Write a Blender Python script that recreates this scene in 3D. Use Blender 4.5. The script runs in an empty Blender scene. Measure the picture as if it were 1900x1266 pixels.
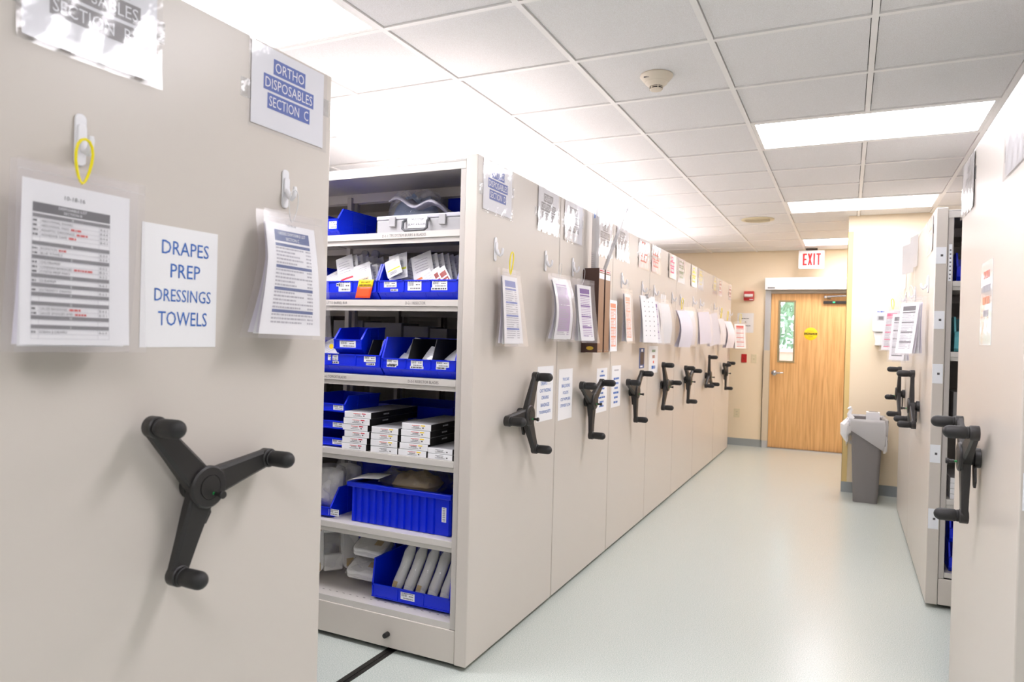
import bpy, math, random
from mathutils import Matrix, Vector
PI = math.pi
random.seed(11)
SC = bpy.context.scene
COL = SC.collection
RAD = math.radians

# ------------------------------------------------------------------ camera
F_PX, YAW, PITCH, ROLL, EYE = 1304.33, RAD(25.526), RAD(-0.351), RAD(1.4895), 1.425
fw = Vector((-math.sin(YAW)*math.cos(PITCH), math.cos(YAW)*math.cos(PITCH), math.sin(PITCH)))
rt0 = Vector((math.cos(YAW), math.sin(YAW), 0)); up0 = rt0.cross(fw)
rt = rt0*math.cos(ROLL) + up0*math.sin(ROLL)
up = up0*math.cos(ROLL) - rt0*math.sin(ROLL)
cam_data = bpy.data.cameras.new('camera')
cam_data.sensor_width = 36.0
cam_data.lens = F_PX/1900*36.0
cam_data.clip_start = 0.02
cam_data.dof.use_dof = True; cam_data.dof.focus_distance = 3.3; cam_data.dof.aperture_fstop = 4.0
cam = bpy.data.objects.new('camera', cam_data)
COL.objects.link(cam)
M4 = Matrix((rt, up, -fw)).transposed().to_4x4()
M4.translation = Vector((0, 0, EYE))
cam.matrix_world = M4
SC.camera = cam

# ------------------------------------------------------------------ world, exposure
w = bpy.data.worlds.new('world'); SC.world = w; w.use_nodes = True
bg = w.node_tree.nodes['Background']
bg.inputs[0].default_value = (0.80, 0.90, 1.0, 1); bg.inputs[1].default_value = 2.2
SC.view_settings.view_transform = 'Standard'
SC.view_settings.look = 'None'
SC.view_settings.gamma = 1.0
SC.view_settings.use_curve_mapping = False
SC.view_settings.exposure = 0.62
SC.cycles.max_bounces = 10
SC.cycles.diffuse_bounces = 6
SC.cycles.glossy_bounces = 4
SC.cycles.transparent_max_bounces = 24
SC.cycles.caustics_reflective = False
SC.cycles.caustics_refractive = False
LAMP = 11.0          # emission strength of the ceiling light diffusers
TILE, GX, GY, ZC = 0.6096, -1.766, 2.385, 2.678
LIGHTS = [(-2, k) for k in (-5, -3, -1, 1, 3, 5, 7, 9)] + [(2, k) for k in (-5, -1, 3, 7, 11)]  # farthest pair behind the camera is unseen, added to brighten the near panels

# ------------------------------------------------------------------ materials
def lin(c):
    return tuple(((v/255.)/12.92 if v/255. <= 0.04045 else ((v/255.+0.055)/1.055)**2.4) for v in c)
MATS = {}
def mat(name, rgb=(200, 200, 200), rough=0.5, metal=0.0, coat=0.0, spec=0.5, bump=None, speck=None, emit=None, aniso=None):
    """procedural principled material; bump=(scale,strength), speck=(scale, rgb2, amount)"""
    m = bpy.data.materials.new(name); m.use_nodes = True
    nt = m.node_tree; b = nt.nodes['Principled BSDF']
    c = lin(rgb)
    b.inputs['Base Color'].default_value = (*c, 1)
    b.inputs['Roughness'].default_value = rough
    b.inputs['Metallic'].default_value = metal
    b.inputs['Specular IOR Level'].default_value = spec
    if coat:
        b.inputs['Coat Weight'].default_value = coat
        b.inputs['Coat Roughness'].default_value = 0.06
    tc = nt.nodes.new('ShaderNodeTexCoord')
    if speck:
        n = nt.nodes.new('ShaderNodeTexNoise'); n.inputs['Scale'].default_value = speck[0]
        n.inputs['Detail'].default_value = 3
        nt.links.new(tc.outputs['Object'], n.inputs['Vector'])
        r = nt.nodes.new('ShaderNodeValToRGB')
        r.color_ramp.elements[0].position = 0.5-speck[2]; r.color_ramp.elements[1].position = 0.5+speck[2]
        r.color_ramp.elements[0].color = (*lin(speck[1]), 1); r.color_ramp.elements[1].color = (*c, 1)
        nt.links.new(n.outputs['Fac'], r.inputs['Fac']); nt.links.new(r.outputs['Color'], b.inputs['Base Color'])
    if bump:
        n2 = nt.nodes.new('ShaderNodeTexNoise'); n2.inputs['Scale'].default_value = bump[0]
        n2.inputs['Detail'].default_value = 2
        nt.links.new(tc.outputs['Object'], n2.inputs['Vector'])
        bp = nt.nodes.new('ShaderNodeBump'); bp.inputs['Strength'].default_value = bump[1]
        bp.inputs['Distance'].default_value = 0.01
        nt.links.new(n2.outputs['Fac'], bp.inputs['Height'])
        nt.links.new(bp.outputs['Normal'], b.inputs['Normal'])
        if coat: nt.links.new(bp.outputs['Normal'], b.inputs['Coat Normal'])
    if emit:
        b.inputs['Emission Color'].default_value = (*lin(rgb), 1); b.inputs['Emission Strength'].default_value = emit
    MATS[name] = m
    return m
def plastic_film(name, rgb, opac, rough=0.12, bumps=(18, 0.5), gloss=0.25):
    """thin clear film: mostly transparent, a little milky, with a sharp sheen"""
    m = bpy.data.materials.new(name); m.use_nodes = True
    nt = m.node_tree; nt.nodes.clear()
    out = nt.nodes.new('ShaderNodeOutputMaterial')
    tr = nt.nodes.new('ShaderNodeBsdfTransparent')
    df = nt.nodes.new('ShaderNodeBsdfDiffuse'); df.inputs['Color'].default_value = (*lin(rgb), 1)
    gl = nt.nodes.new('ShaderNodeBsdfGlossy'); gl.inputs['Roughness'].default_value = rough
    tc = nt.nodes.new('ShaderNodeTexCoord')
    n = nt.nodes.new('ShaderNodeTexNoise'); n.inputs['Scale'].default_value = bumps[0]; n.inputs['Detail'].default_value = 3
    nt.links.new(tc.outputs['Object'], n.inputs['Vector'])
    bp = nt.nodes.new('ShaderNodeBump'); bp.inputs['Strength'].default_value = bumps[1]; bp.inputs['Distance'].default_value = 0.02
    nt.links.new(n.outputs['Fac'], bp.inputs['Height']); nt.links.new(bp.outputs['Normal'], gl.inputs['Normal'])
    fr = nt.nodes.new('ShaderNodeLayerWeight'); fr.inputs['Blend'].default_value = 0.5   # facing term works alike from both sides
    nt.links.new(bp.outputs['Normal'], fr.inputs['Normal'])
    pw = nt.nodes.new('ShaderNodeMath'); pw.operation = 'POWER'; pw.inputs[1].default_value = 4.0
    nt.links.new(fr.outputs['Facing'], pw.inputs[0])
    mu = nt.nodes.new('ShaderNodeMath'); mu.operation = 'MULTIPLY_ADD'; mu.use_clamp = True
    mu.inputs[1].default_value = 0.8; mu.inputs[2].default_value = 0.03+gloss*0.12
    nt.links.new(pw.outputs[0], mu.inputs[0])
    tl = nt.nodes.new('ShaderNodeBsdfTranslucent'); tl.inputs['Color'].default_value = (*lin(rgb), 1)
    m0 = nt.nodes.new('ShaderNodeMixShader'); m0.inputs[0].default_value = 0.5
    nt.links.new(df.outputs[0], m0.inputs[1]); nt.links.new(tl.outputs[0], m0.inputs[2])
    m1 = nt.nodes.new('ShaderNodeMixShader'); m1.inputs[0].default_value = opac
    nt.links.new(tr.outputs[0], m1.inputs[1]); nt.links.new(m0.outputs[0], m1.inputs[2])
    m2 = nt.nodes.new('ShaderNodeMixShader')
    nt.links.new(mu.outputs[0], m2.inputs[0]); nt.links.new(m1.outputs[0], m2.inputs[1]); nt.links.new(gl.outputs[0], m2.inputs[2])
    nt.links.new(m2.outputs[0], out.inputs['Surface'])
    MATS[name] = m
    return m

mat('cabinet_paint', (207, 199, 190), 0.32, coat=0.0, spec=0.42, bump=(600, 0.02))
mat('carcass_grey', (186, 182, 177), 0.5)
mat('shelf_paint', (205, 200, 194), 0.38, bump=(500, 0.02))
mat('upright_paint', (188, 182, 176), 0.4)
mat('galvanised', (190, 190, 192), 0.28, metal=0.9, bump=(9, 0.15))
mat('black_plastic', (38, 36, 35), 0.42, bump=(900, 0.08))
mat('grip_rubber', (33, 32, 32), 0.55, bump=(500, 0.1))
mat('green_dot', (30, 160, 80), 0.4)
mat('blue_plastic', (0, 38, 214), 0.33, bump=(120, 0.03))
mat('teal_plastic', (95, 175, 185), 0.35)
mat('dark_divider', (24, 23, 24), 0.5)
mat('paper', (238, 237, 238), 0.6)
mat('paper_glossy', (236, 236, 240), 0.35, coat=1.0, bump=(16, 0.06))
mat('paper_lilac', (224, 219, 228), 0.6)
mat('paper_shade', (222, 218, 224), 0.6)
mat('label_white', (236, 238, 242), 0.45)
mat('ink_black', (40, 40, 44), 0.6)
mat('ink_grey', (120, 118, 120), 0.6)
mat('ink_dark', (88, 86, 88), 0.6)
mat('ink_faint', (176, 174, 180), 0.6)
mat('ink_red', (214, 70, 62), 0.6)
mat('ink_blue', (58, 108, 186), 0.6)
mat('band_blue', (52, 88, 178), 0.5, coat=1.0, bump=(16, 0.06))
mat('band_grey', (150, 146, 146), 0.5, coat=1.0, bump=(16, 0.06))
mat('band_red', (246, 104, 92), 0.5, coat=0.6)
mat('band_pink', (236, 96, 140), 0.5)
mat('band_green', (112, 150, 106), 0.5)
mat('band_yellow', (240, 226, 70), 0.5)
mat('band_brown', (170, 120, 104), 0.5)
mat('navy_table', (76, 92, 140), 0.6)
mat('purple_table', (112, 62, 146), 0.6)
mat('lilac_print', (188, 164, 196), 0.6)
mat('orange_print', (238, 152, 118), 0.6)
mat('text_white', (244, 244, 248), 0.5, coat=1.0, bump=(16, 0.06))
mat('hook_white', (232, 231, 234), 0.3)
mat('tie_yellow', (244, 226, 20), 0.35)
mat('tie_clear', (222, 222, 222), 0.3)
mat('wall_paint', (242, 225, 196), 0.55, bump=(300, 0.05))
mat('wall_pale', (242, 241, 238), 0.55, bump=(300, 0.05))
mat('cove_base', (150, 156, 158), 0.5)
mat('ceiling_tile', (240, 240, 242), 0.9, bump=(260, 0.25), speck=(420, (222, 219, 217), 0.16))
mat('ceiling_grid', (242, 240, 238), 0.5)
mat('ceiling_void', (90, 86, 82), 0.9)
mat('floor_vinyl', (210, 215, 209), 0.24, spec=0.5, bump=(60, 0.015), speck=(240, (176, 188, 181), 0.12))
mat('rail_dark', (44, 42, 40), 0.45, metal=0.3, bump=(90, 0.2))
mat('lamp_diffuser', (250, 246, 252), 0.5, emit=LAMP)
mat('lamp_frame', (236, 235, 232), 0.45)
mat('white_plastic', (236, 234, 232), 0.35)
mat('ivory_plastic', (226, 214, 180), 0.4)
mat('beige_plastic', (226, 214, 196), 0.45)
mat('slot_dark', (54, 46, 42), 0.6)
mat('red_plastic', (190, 34, 34), 0.35)
mat('exit_red', (214, 14, 18), 0.5, emit=0.25)
mat('exit_face', (232, 232, 234), 0.5)
mat('led_green', (40, 230, 120), 0.4, emit=2.0)
mat('chrome', (200, 200, 204), 0.2, metal=1.0)
mat('frame_taupe', (168, 160, 148), 0.45)
mat('frame_grey', (186, 188, 190), 0.45)
mat('guard_tan', (214, 200, 176), 0.4)
mat('guard_yellow', (228, 200, 134), 0.4)
mat('lite_frame', (150, 138, 104), 0.4)
mat('white_metal', (238, 240, 244), 0.35)
mat('sticker_yellow', (250, 214, 20), 0.4)
mat('sticker_dark', (60, 48, 20), 0.5)
mat('orange_tag', (244, 84, 34), 0.5)
mat('yellow_tag', (250, 214, 30), 0.5)
mat('foam_white', (240, 239, 236), 0.8, bump=(60, 0.1))
mat('foam_tan', (196, 172, 128), 0.8)
mat('carton_white', (236, 236, 238), 0.45)
mat('carton_top', (150, 150, 152), 0.5)
mat('carton_side', (26, 24, 24), 0.4)
mat('case_grey', (164, 164, 166), 0.45, bump=(300, 0.05))
mat('case_lid', (186, 186, 196), 0.4)
mat('case_handle', (74, 76, 80), 0.5)
mat('pouch_paper', (226, 226, 226), 0.5, bump=(14, 0.12))
mat('pouch_film', (206, 208, 212), 0.25, coat=0.7, bump=(22, 0.3))
mat('print_yellow', (204, 206, 60), 0.6)
mat('print_crimson', (196, 30, 54), 0.5)
mat('print_orange', (230, 126, 60), 0.5)
mat('print_tan', (206, 176, 150), 0.6)
mat('brown_leather', (74, 50, 42), 0.5, bump=(300, 0.06))
mat('brown_front', (150, 112, 84), 0.42)
mat('brass_badge', (214, 178, 70), 0.35, metal=0.5)
mat('can_grey', (124, 120, 120), 0.55, bump=(500, 0.05))
mat('liner_white', (232, 232, 234), 0.3, bump=(26, 0.35))
mat('box_grey', (140, 138, 138), 0.6)
mat('glove_grey', (150, 148, 150), 0.6)
mat('dark_red', (140, 40, 30), 0.5)
mat('leaf_green', (150, 182, 146), 0.6)
mat('bark', (110, 96, 84), 0.8)
mat('ground_paving', (214, 206, 200), 0.8)
mat('rail_pink', (226, 196, 180), 0.6)
plastic_film('sleeve_film', (236, 232, 242), 0.12, rough=0.10, bumps=(14, 0.12), gloss=0.2)
plastic_film('list_film', (236, 232, 242), 0.12, rough=0.26, bumps=(14, 0.10), gloss=0.2)
plastic_film('tape_film', (240, 240, 240), 0.25, rough=0.2)
plastic_film('bag_film', (246, 246, 248), 0.12, rough=0.08, bumps=(30, 0.35), gloss=0.5)
plastic_film('tube_film', (226, 226, 228), 0.6, rough=0.2, bumps=(12, 0.3), gloss=0.5)
plastic_film('window_glass', (230, 240, 240), 0.04, rough=0.0, bumps=(1, 0.0), gloss=0.2)
plastic_film('liner_film', (246, 246, 248), 0.78, rough=0.25, bumps=(30, 0.6), gloss=0.4)

def wood():
    m = bpy.data.materials.new('oak_veneer'); m.use_nodes = True; nt = m.node_tree; b = nt.nodes['Principled BSDF']
    tc = nt.nodes.new('ShaderNodeTexCoord'); mp = nt.nodes.new('ShaderNodeMapping')
    mp.inputs['Scale'].default_value = (26, 26, 1.1)
    nt.links.new(tc.outputs['Object'], mp.inputs['Vector'])
    n = nt.nodes.new('ShaderNodeTexNoise'); n.inputs['Scale'].default_value = 1.6; n.inputs['Detail'].default_value = 6; n.inputs['Distortion'].default_value = 0.6
    nt.links.new(mp.outputs[0], n.inputs['Vector'])
    r = nt.nodes.new('ShaderNodeValToRGB')
    e = r.color_ramp.elements
    e[0].position = .3; e[0].color = (*lin((204, 152, 92)), 1)
    e[1].position = .62; e[1].color = (*lin((232, 186, 126)), 1)
    nt.links.new(n.outputs['Fac'], r.inputs['Fac']); nt.links.new(r.outputs['Color'], b.inputs['Base Color'])
    b.inputs['Roughness'].default_value = 0.4
    MATS['oak_veneer'] = m
wood()

# ------------------------------------------------------------------ mesh builder
_TXT = {}
def text_geo(s):
    if s not in _TXT:
        cu = bpy.data.curves.new('glyphs', 'FONT'); cu.body = s; cu.align_x = 'LEFT'; cu.resolution_u = 2
        ob = bpy.data.objects.new('glyphs', cu); COL.objects.link(ob)
        dg = bpy.context.evaluated_depsgraph_get()
        me = bpy.data.meshes.new_from_object(ob.evaluated_get(dg))
        vs = [(v.co.x, v.co.y) for v in me.vertices]; fs = [tuple(p.vertices) for p in me.polygons]
        bpy.data.objects.remove(ob); bpy.data.curves.remove(cu); bpy.data.meshes.remove(me)
        xs = [v[0] for v in vs] or [0, 1]; ys = [v[1] for v in vs] or [0, 1]
        x0, x1, y0, y1 = min(xs), max(xs), min(ys), max(ys)
        _TXT[s] = ([((x-x0)/max(x1-x0, 1e-6), (y-y0)/max(y1-y0, 1e-6)) for x, y in vs], fs, (x1-x0)/max(y1-y0, 1e-6))
    return _TXT[s]

class MB:
    def __init__(s): s.v = []; s.f = []; s.m = []; s.mats = []
    def mi(s, name):
        if name not in s.mats: s.mats.append(name)
        return s.mats.index(name)
    def add(s, vs, fs, m):
        o = len(s.v); s.v += [tuple(p) for p in vs]; k = s.mi(m)
        for f in fs: s.f.append(tuple(i+o for i in f)); s.m.append(k)
    def box(s, a, b, m, faces=None):
        x0, y0, z0 = a; x1, y1, z1 = b
        vs = [(x0,y0,z0),(x1,y0,z0),(x1,y1,z0),(x0,y1,z0),(x0,y0,z1),(x1,y0,z1),(x1,y1,z1),(x0,y1,z1)]
        fs = [(0,3,2,1),(4,5,6,7),(0,1,5,4),(1,2,6,5),(2,3,7,6),(3,0,4,7)]
        s.add(vs, fs, m)
    def prism(s, pts, vec, m):
        """planar polygon pts swept along vec"""
        n = len(pts); v = Vector(vec)
        vs = [Vector(p) for p in pts] + [Vector(p)+v for p in pts]
        fs = [tuple(range(n))[::-1], tuple(range(n, 2*n))] + [(i, (i+1) % n, n+(i+1) % n, n+i) for i in range(n)]
        s.add(vs, fs, m)
    def rbox(s, a, b, r, m, axis=1, n=4):
        """box with corners rounded around one axis"""
        ax = [i for i in range(3) if i != axis]
        p = []
        for cx, cy, t0 in ((1, 1, 0), (0, 1, PI/2), (0, 0, PI), (1, 0, 1.5*PI)):
            for k in range(n+1):
                t = t0 + PI/2*k/n
                q = [0, 0, 0]
                q[ax[0]] = (b[ax[0]]-r if cx else a[ax[0]]+r) + r*math.cos(t)
                q[ax[1]] = (b[ax[1]]-r if cy else a[ax[1]]+r) + r*math.sin(t)
                q[axis] = a[axis]
                p.append(q)
        v = [0, 0, 0]; v[axis] = b[axis]-a[axis]
        s.prism(p, v, m)
    def tube(s, path, r, m, n=10, caps=True):
        P = [Vector(p) for p in path]; rr = r if isinstance(r, (list, tuple)) else [r]*len(P)
        rings = []; ref = None
        for i, p in enumerate(P):
            t = (P[min(i+1, len(P)-1)]-P[max(i-1, 0)]).normalized()
            if ref is None:
                ref = Vector((0, 0, 1)) if abs(t.z) < .9 else Vector((1, 0, 0))
            u = (ref - t*ref.dot(t)).normalized(); w_ = t.cross(u); ref = u
            rings.append([p+(u*math.cos(2*PI*k/n)+w_*math.sin(2*PI*k/n))*rr[i] for k in range(n)])
        vs = [q for r_ in rings for q in r_]
        fs = [(i*n+k, i*n+(k+1) % n, (i+1)*n+(k+1) % n, (i+1)*n+k) for i in range(len(P)-1) for k in range(n)]
        if caps: fs += [tuple(range(n))[::-1], tuple((len(P)-1)*n+k for k in range(n))]
        s.add(vs, fs, m)
    def lathe(s, prof, o, axis, m, n=24):
        """prof = [(radius, distance along axis)]"""
        a = Vector(axis).normalized(); u = a.orthogonal().normalized(); w_ = a.cross(u); o = Vector(o)
        vs = [o+a*h+(u*math.cos(2*PI*k/n)+w_*math.sin(2*PI*k/n))*max(r, 1e-5) for r, h in prof for k in range(n)]
        fs = [(i*n+k, i*n+(k+1) % n, (i+1)*n+(k+1) % n, (i+1)*n+k) for i in range(len(prof)-1) for k in range(n)]
        fs += [tuple(range(n))[::-1], tuple((len(prof)-1)*n+k for k in range(n))]
        s.add(vs, fs, m)
    def patch(s, x0, x1, z0, z1, fn, off, m, nx=1, nz=1):
        vs = []
        for j in range(nz+1):
            for i in range(nx+1):
                X, Y, Z = fn(x0+(x1-x0)*i/nx, z0+(z1-z0)*j/nz); vs.append((X, Y-off, Z))
        fs = [(j*(nx+1)+i, j*(nx+1)+i+1, (j+1)*(nx+1)+i+1, (j+1)*(nx+1)+i) for j in range(nz) for i in range(nx)]
        s.add(vs, fs, m)
    def text(s, t, cx, z0, h, m, fn=None, off=0.0008, width=None, align='C', maxw=None):
        """flat lettering in the local x-z plane (facing -y), mapped through fn"""
        fn = fn or (lambda x, z: (x, 0, z))
        vs, fs, asp = text_geo(t)
        wd = width or h*asp
        if maxw and wd > maxw: wd = maxw
        x0 = cx-wd/2 if align == 'C' else cx
        pts = []
        for u, v in vs:
            X, Y, Z = fn(x0+u*wd, z0+v*h); pts.append((X, Y-off, Z))
        s.add(pts, fs, m)
    def scribble(s, x0, x1, z0, h, m, fn, off=0.0009, rnd=random):
        x = x0
        while x < x1-h*.3:
            l = min(rnd.uniform(.5, 2.6)*h, x1-x)
            s.patch(x, x+l, z0, z0+h, fn, off, m); x += l+h*.35
    def build(s, name, parent=None, bevel=None, kind=None, label=None, sharp=32, solid=None):
        me = bpy.data.meshes.new(name)
        me.from_pydata([tuple(p) for p in s.v], [], s.f)
        for n_ in s.mats: me.materials.append(MATS[n_])
        for p, k in zip(me.polygons, s.m): p.material_index = k; p.use_smooth = True
        me.update(); me.set_sharp_from_angle(angle=RAD(sharp))
        o = bpy.data.objects.new(name, me); COL.objects.link(o)
        if parent: o.parent = parent
        if kind: o['kind'] = kind
        if label: o['label'] = label
        if solid:
            md = o.modifiers.new('solid', 'SOLIDIFY'); md.thickness = solid; md.offset = 0
        if bevel:
            md = o.modifiers.new('bevel', 'BEVEL'); md.width = bevel; md.segments = 2; md.limit_method = 'ANGLE'; md.angle_limit = RAD(50)
        return o

def tag(o, label, cat, group=None):
    o['label'] = label; o['category'] = cat
    if group: o['group'] = group
    return o
def thing(name, label, cat, loc, rz=0, group=None, rot=None):
    o = bpy.data.objects.new(name, None); o.empty_display_size = .05; COL.objects.link(o)
    o.location = loc; o.rotation_euler = rot or (0, 0, rz)
    return tag(o, label, cat, group)
def dup(root, label, loc=None, group=None, rz=None, parent=None):
    r = root.copy(); COL.objects.link(r)
    if parent: r.parent = parent
    if loc is not None: r.location = loc
    if rz is not None: r.rotation_euler = (0, 0, rz)
    if label: r['label'] = label
    if group: r['group'] = group
    for c in list(root.children):
        d = dup_child(c, r)
    return r
def dup_child(c, parent):
    d = c.copy(); COL.objects.link(d); d.parent = parent
    for g in list(c.children): dup_child(g, d)
    return d
flat = lambda x, z: (x, 0, z)
LEFT, RIGHT, FRONT = PI/2, -PI/2, 0.0     # facing of things hung on the left panels, right panels, and on faces turned to the camera
XL, XR = -1.42, 0.42

# ------------------------------------------------------------------ room shell
X0, X1, Y0, YB, YF, XBLK = -5.2, 3.4, -3.2, 10.17, 7.58, -0.02
b = MB(); b.box((X0, Y0, -.1), (X1, YB+.12, 0), 'floor_vinyl'); b.build('floor', kind='structure')

# ceiling: lay-in tiles hanging in a T-bar grid, one object
b = MB()
skip = {(i+d, k) for i, k in LIGHTS for d in (0, 1)}
g = .012; gap = .0035
i0, i1 = -6, 9; k0, k1 = -10, 13
for i in range(i0, i1):
    for k in range(k0, k1):
        xa, xb = GX+i*TILE, GX+(i+1)*TILE; ya, yb = GY+k*TILE, GY+(k+1)*TILE
        xa, xb = max(xa, X0), min(xb, X1); ya, yb = max(ya, Y0), min(yb, YB)
        if xb-xa < .04 or yb-ya < .04 or (i, k) in skip: continue
        if (xa+xb)/2 > .95 and (ya+yb)/2 > YF+.2: continue
        t = g+gap
        b.box((xa+t, ya+t, ZC+.007), (xb-t, yb-t, ZC+.02), 'ceiling_tile')
for i in range(i0, i1+1):
    x = GX+i*TILE
    if X0 < x < X1:
        cut = sorted(k for (li, k) in LIGHTS if li+1 == i)        # tees stop at a light they would cross
        ya = Y0
        for k in cut:
            b.box((x-g, ya, ZC), (x+g, GY+k*TILE-g, ZC+.03), 'ceiling_grid'); ya = GY+(k+1)*TILE+g
        b.box((x-g, ya, ZC), (x+g, YB, ZC+.03), 'ceiling_grid')
for k in range(k0, k1+1):
    y = GY+k*TILE
    if Y0 < y < YB: b.box((X0, y-g, ZC+.0004), (X1, y+g, ZC+.03), 'ceiling_grid')
b.box((X0, Y0, ZC+.05), (X1, YB, ZC+.1), 'ceiling_void')
b.build('ceiling', kind='structure')

def wall(name, a, c, m='wall_paint'):
    q = MB(); q.box(a, c, m); return q.build(name, kind='structure')
ZT = ZC+.05
wall('wall_left', (X0-.1, Y0, 0), (X0, YB, ZT), 'wall_pale')
wall('wall_right', (X1, Y0, 0), (X1+.1, YF, ZT), 'wall_pale')
wall('wall_rear', (X0-.1, Y0-.1, 0), (X1+.1, Y0, ZT), 'wall_pale')
wall('wall_front', (XBLK, YF, 0), (X1+.1, YF+.12, ZT))
XRET = .75
wall('wall_return', (XRET, YF+.12, 0), (XRET+.1, YB+.12, ZT))
# end wall with the door opening
DX0, DX1, DZ = -1.03, 0.19, 2.145
q = MB()
q.box((X0-.1, YB, 0), (DX0, YB+.12, ZT), 'wall_paint')
q.box((DX0, YB, DZ), (DX1, YB+.12, ZT), 'wall_paint'); q.box((DX1, YB, 0), (XRET, YB+.12, ZT), 'wall_paint')
q.build('wall_back', kind='structure')
for nm, a, c in (('baseboard_back', (X0, YB-.008, 0), (DX0, YB, .1)),
                 ('baseboard_front', (XBLK-.006, YF-.008, 0), (X1, YF, .1)),
                 ('baseboard_return', (XRET-.006, YF+.12, 0), (XRET, YB-.01, .1)), ('baseboard_stub', (XBLK-.006, YF, 0), (XBLK, YF+.12, .1))):
    q = MB(); q.box(a, c, 'cove_base'); q.build(nm, kind='structure')
# corner guard on the front wall's outer corner
q = MB()
q.box((XBLK-.004, YF-.004, .1), (XBLK+.045, YF, 2.53), 'guard_yellow'); q.box((XBLK-.004, YF-.004, .1), (XBLK, YF+.045, 2.53), 'guard_yellow')
q.build('trim_1', kind='structure')
# door frame
q = MB()
q.box((DX0, YB-.02, 0), (DX0+.07, YB+.12, DZ), 'frame_grey')
q.box((DX0+.07, YB-.02, 2.105), (DX1-.07, YB+.12, DZ), 'frame_taupe'); q.box((DX1-.07, YB-.02, 0), (DX1, YB+.12, DZ), 'frame_grey')
q.box((DX0+.055, YB+.02, 0), (DX0+.075, YB+.05, 2.105), 'frame_taupe')
q.build('trim_2', kind='structure')
q = MB(); q.box((DX0-.012, YB-.026, .1), (DX0+.074, YB-.02, 1.33), 'guard_tan'); q.box((DX0-.012, YB-.026, .1), (DX0-.004, YB, 1.33), 'guard_tan')
q.build('trim_3', kind='structure')
# door leaf with glazed lite
LX0, LX1 = -0.957, 0.117
gx0, gx1, gz0, gz1 = -.838, -.665, 1.195, 1.99
q = MB(); yd0, yd1 = YB+.025, YB+.07
q.box((LX0, yd0, .012), (gx0, yd1, 2.103), 'oak_veneer'); q.box((gx1, yd0, .012), (LX1, yd1, 2.103), 'oak_veneer')
q.box((gx0, yd0, .012), (gx1, yd1, gz0), 'oak_veneer'); q.box((gx0, yd0, gz1), (gx1, yd1, 2.103), 'oak_veneer')
door = q.build('door_1', kind='structure')
q = MB()
for a, c in (((gx0-.022, gz0-.022), (gx1+.022, gz0)), ((gx0-.022, gz1), (gx1+.022, gz1+.022)), ((gx0-.022, gz0), (gx0, gz1)), ((gx1, gz0), (gx1+.022, gz1))):
    q.box((a[0], yd0-.008, a[1]), (c[0], yd1+.008, c[1]), 'lite_frame')
q.build('lite_frame', door)
q = MB(); q.patch(gx0, gx1, gz0, gz1, lambda x, z: (x, yd0+.02, z), 0, 'window_glass'); q.build('glass_pane', door)
q = MB(); q.lathe([(.036, 0), (.036, .008), (.02, .016), (.016, .05), (.013, .052)], (-.895, yd0, 1.026), (0, -1, 0), 'chrome')
q.tube([(-.895, yd0-.045, 1.026), (-.86, yd0-.05, 1.026), (-.80, yd0-.046, 1.03), (-.775, yd0-.036, 1.032)], [.012, .011, .009, .007], 'chrome')
q.build('lever_handle', door, label='chrome lever handle')
q = MB(); q.lathe([(.085, 0), (.085, .0015), (.084, .002)], (-.45, yd0-.0002, 1.566), (0, -1, 0), 'sticker_yellow', 40)
fy = lambda x, z: (x, yd0-.0024, z)
q.patch(-.53, -.37, 1.552, 1.582, fy, .0002, 'sticker_dark'); q.text('CAUTION', -.45, 1.556, .022, 'sticker_yellow', fy, .0006, width=.135)
q.text('AUTOMATIC', -.45, 1.596, .012, 'sticker_dark', fy, .0006, width=.09); q.text('DOOR', -.45, 1.523, .013, 'sticker_dark', fy, .0006, width=.05)
q.build('caution_sticker', door, label='round yellow caution sticker')
q = MB(); q.box((-.305, yd0-.035, 1.968), (.06, yd0, 2.005), 'black_plastic'); q.box((-.19, yd0-.0362, 1.982), (-.165, yd0-.035, 1.992), 'led_green')
q.text('ACTIVE', -.178, 1.995, .006, 'label_white', lambda x, z: (x, yd0-.035, z), .0006, width=.04)
q.build('sensor_bar', door, label='black sensor bar with a green light')
q = MB(); q.tube([(-.29, YB-.03, 2.06), (-.16, YB-.035, 2.066), (.06, YB-.04, 2.075)], .012, 'chrome'); q.tube([(-.29, YB-.03, 2.055), (-.22, YB+.03, 2.04)], .01, 'chrome'); q.lathe([(.022, 0), (.022, .03)], (-.28, YB-.03, 2.04), (0, 0, 1), 'chrome')
q.build('closer_arm', door, label='chrome closer arm')
q = MB(); q.box((LX0, YB-.012, 0), (LX1, YB+.1, .01), 'chrome'); q.build('threshold', kind='structure').name = 'trim_4'
# automatic opener box over the door
t = thing('door_opener', 'white automatic door opener box above the wooden exit door', 'door opener', (-.54, YB, 2.15))
q = MB(); q.rbox((-.49, -.13, 0), (.74, -.003, .16), .006, 'white_metal', 0); q.build('housing', t, bevel=.003)
q = MB(); q.box((-.455, -.1315, .012), (-.36, -.13, .034), 'frame_grey'); q.scribble(-.45, -.365, .019, .009, 'ink_black', lambda x, z: (x, -.1315, z), .0005); q.build('nameplate', t)
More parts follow.
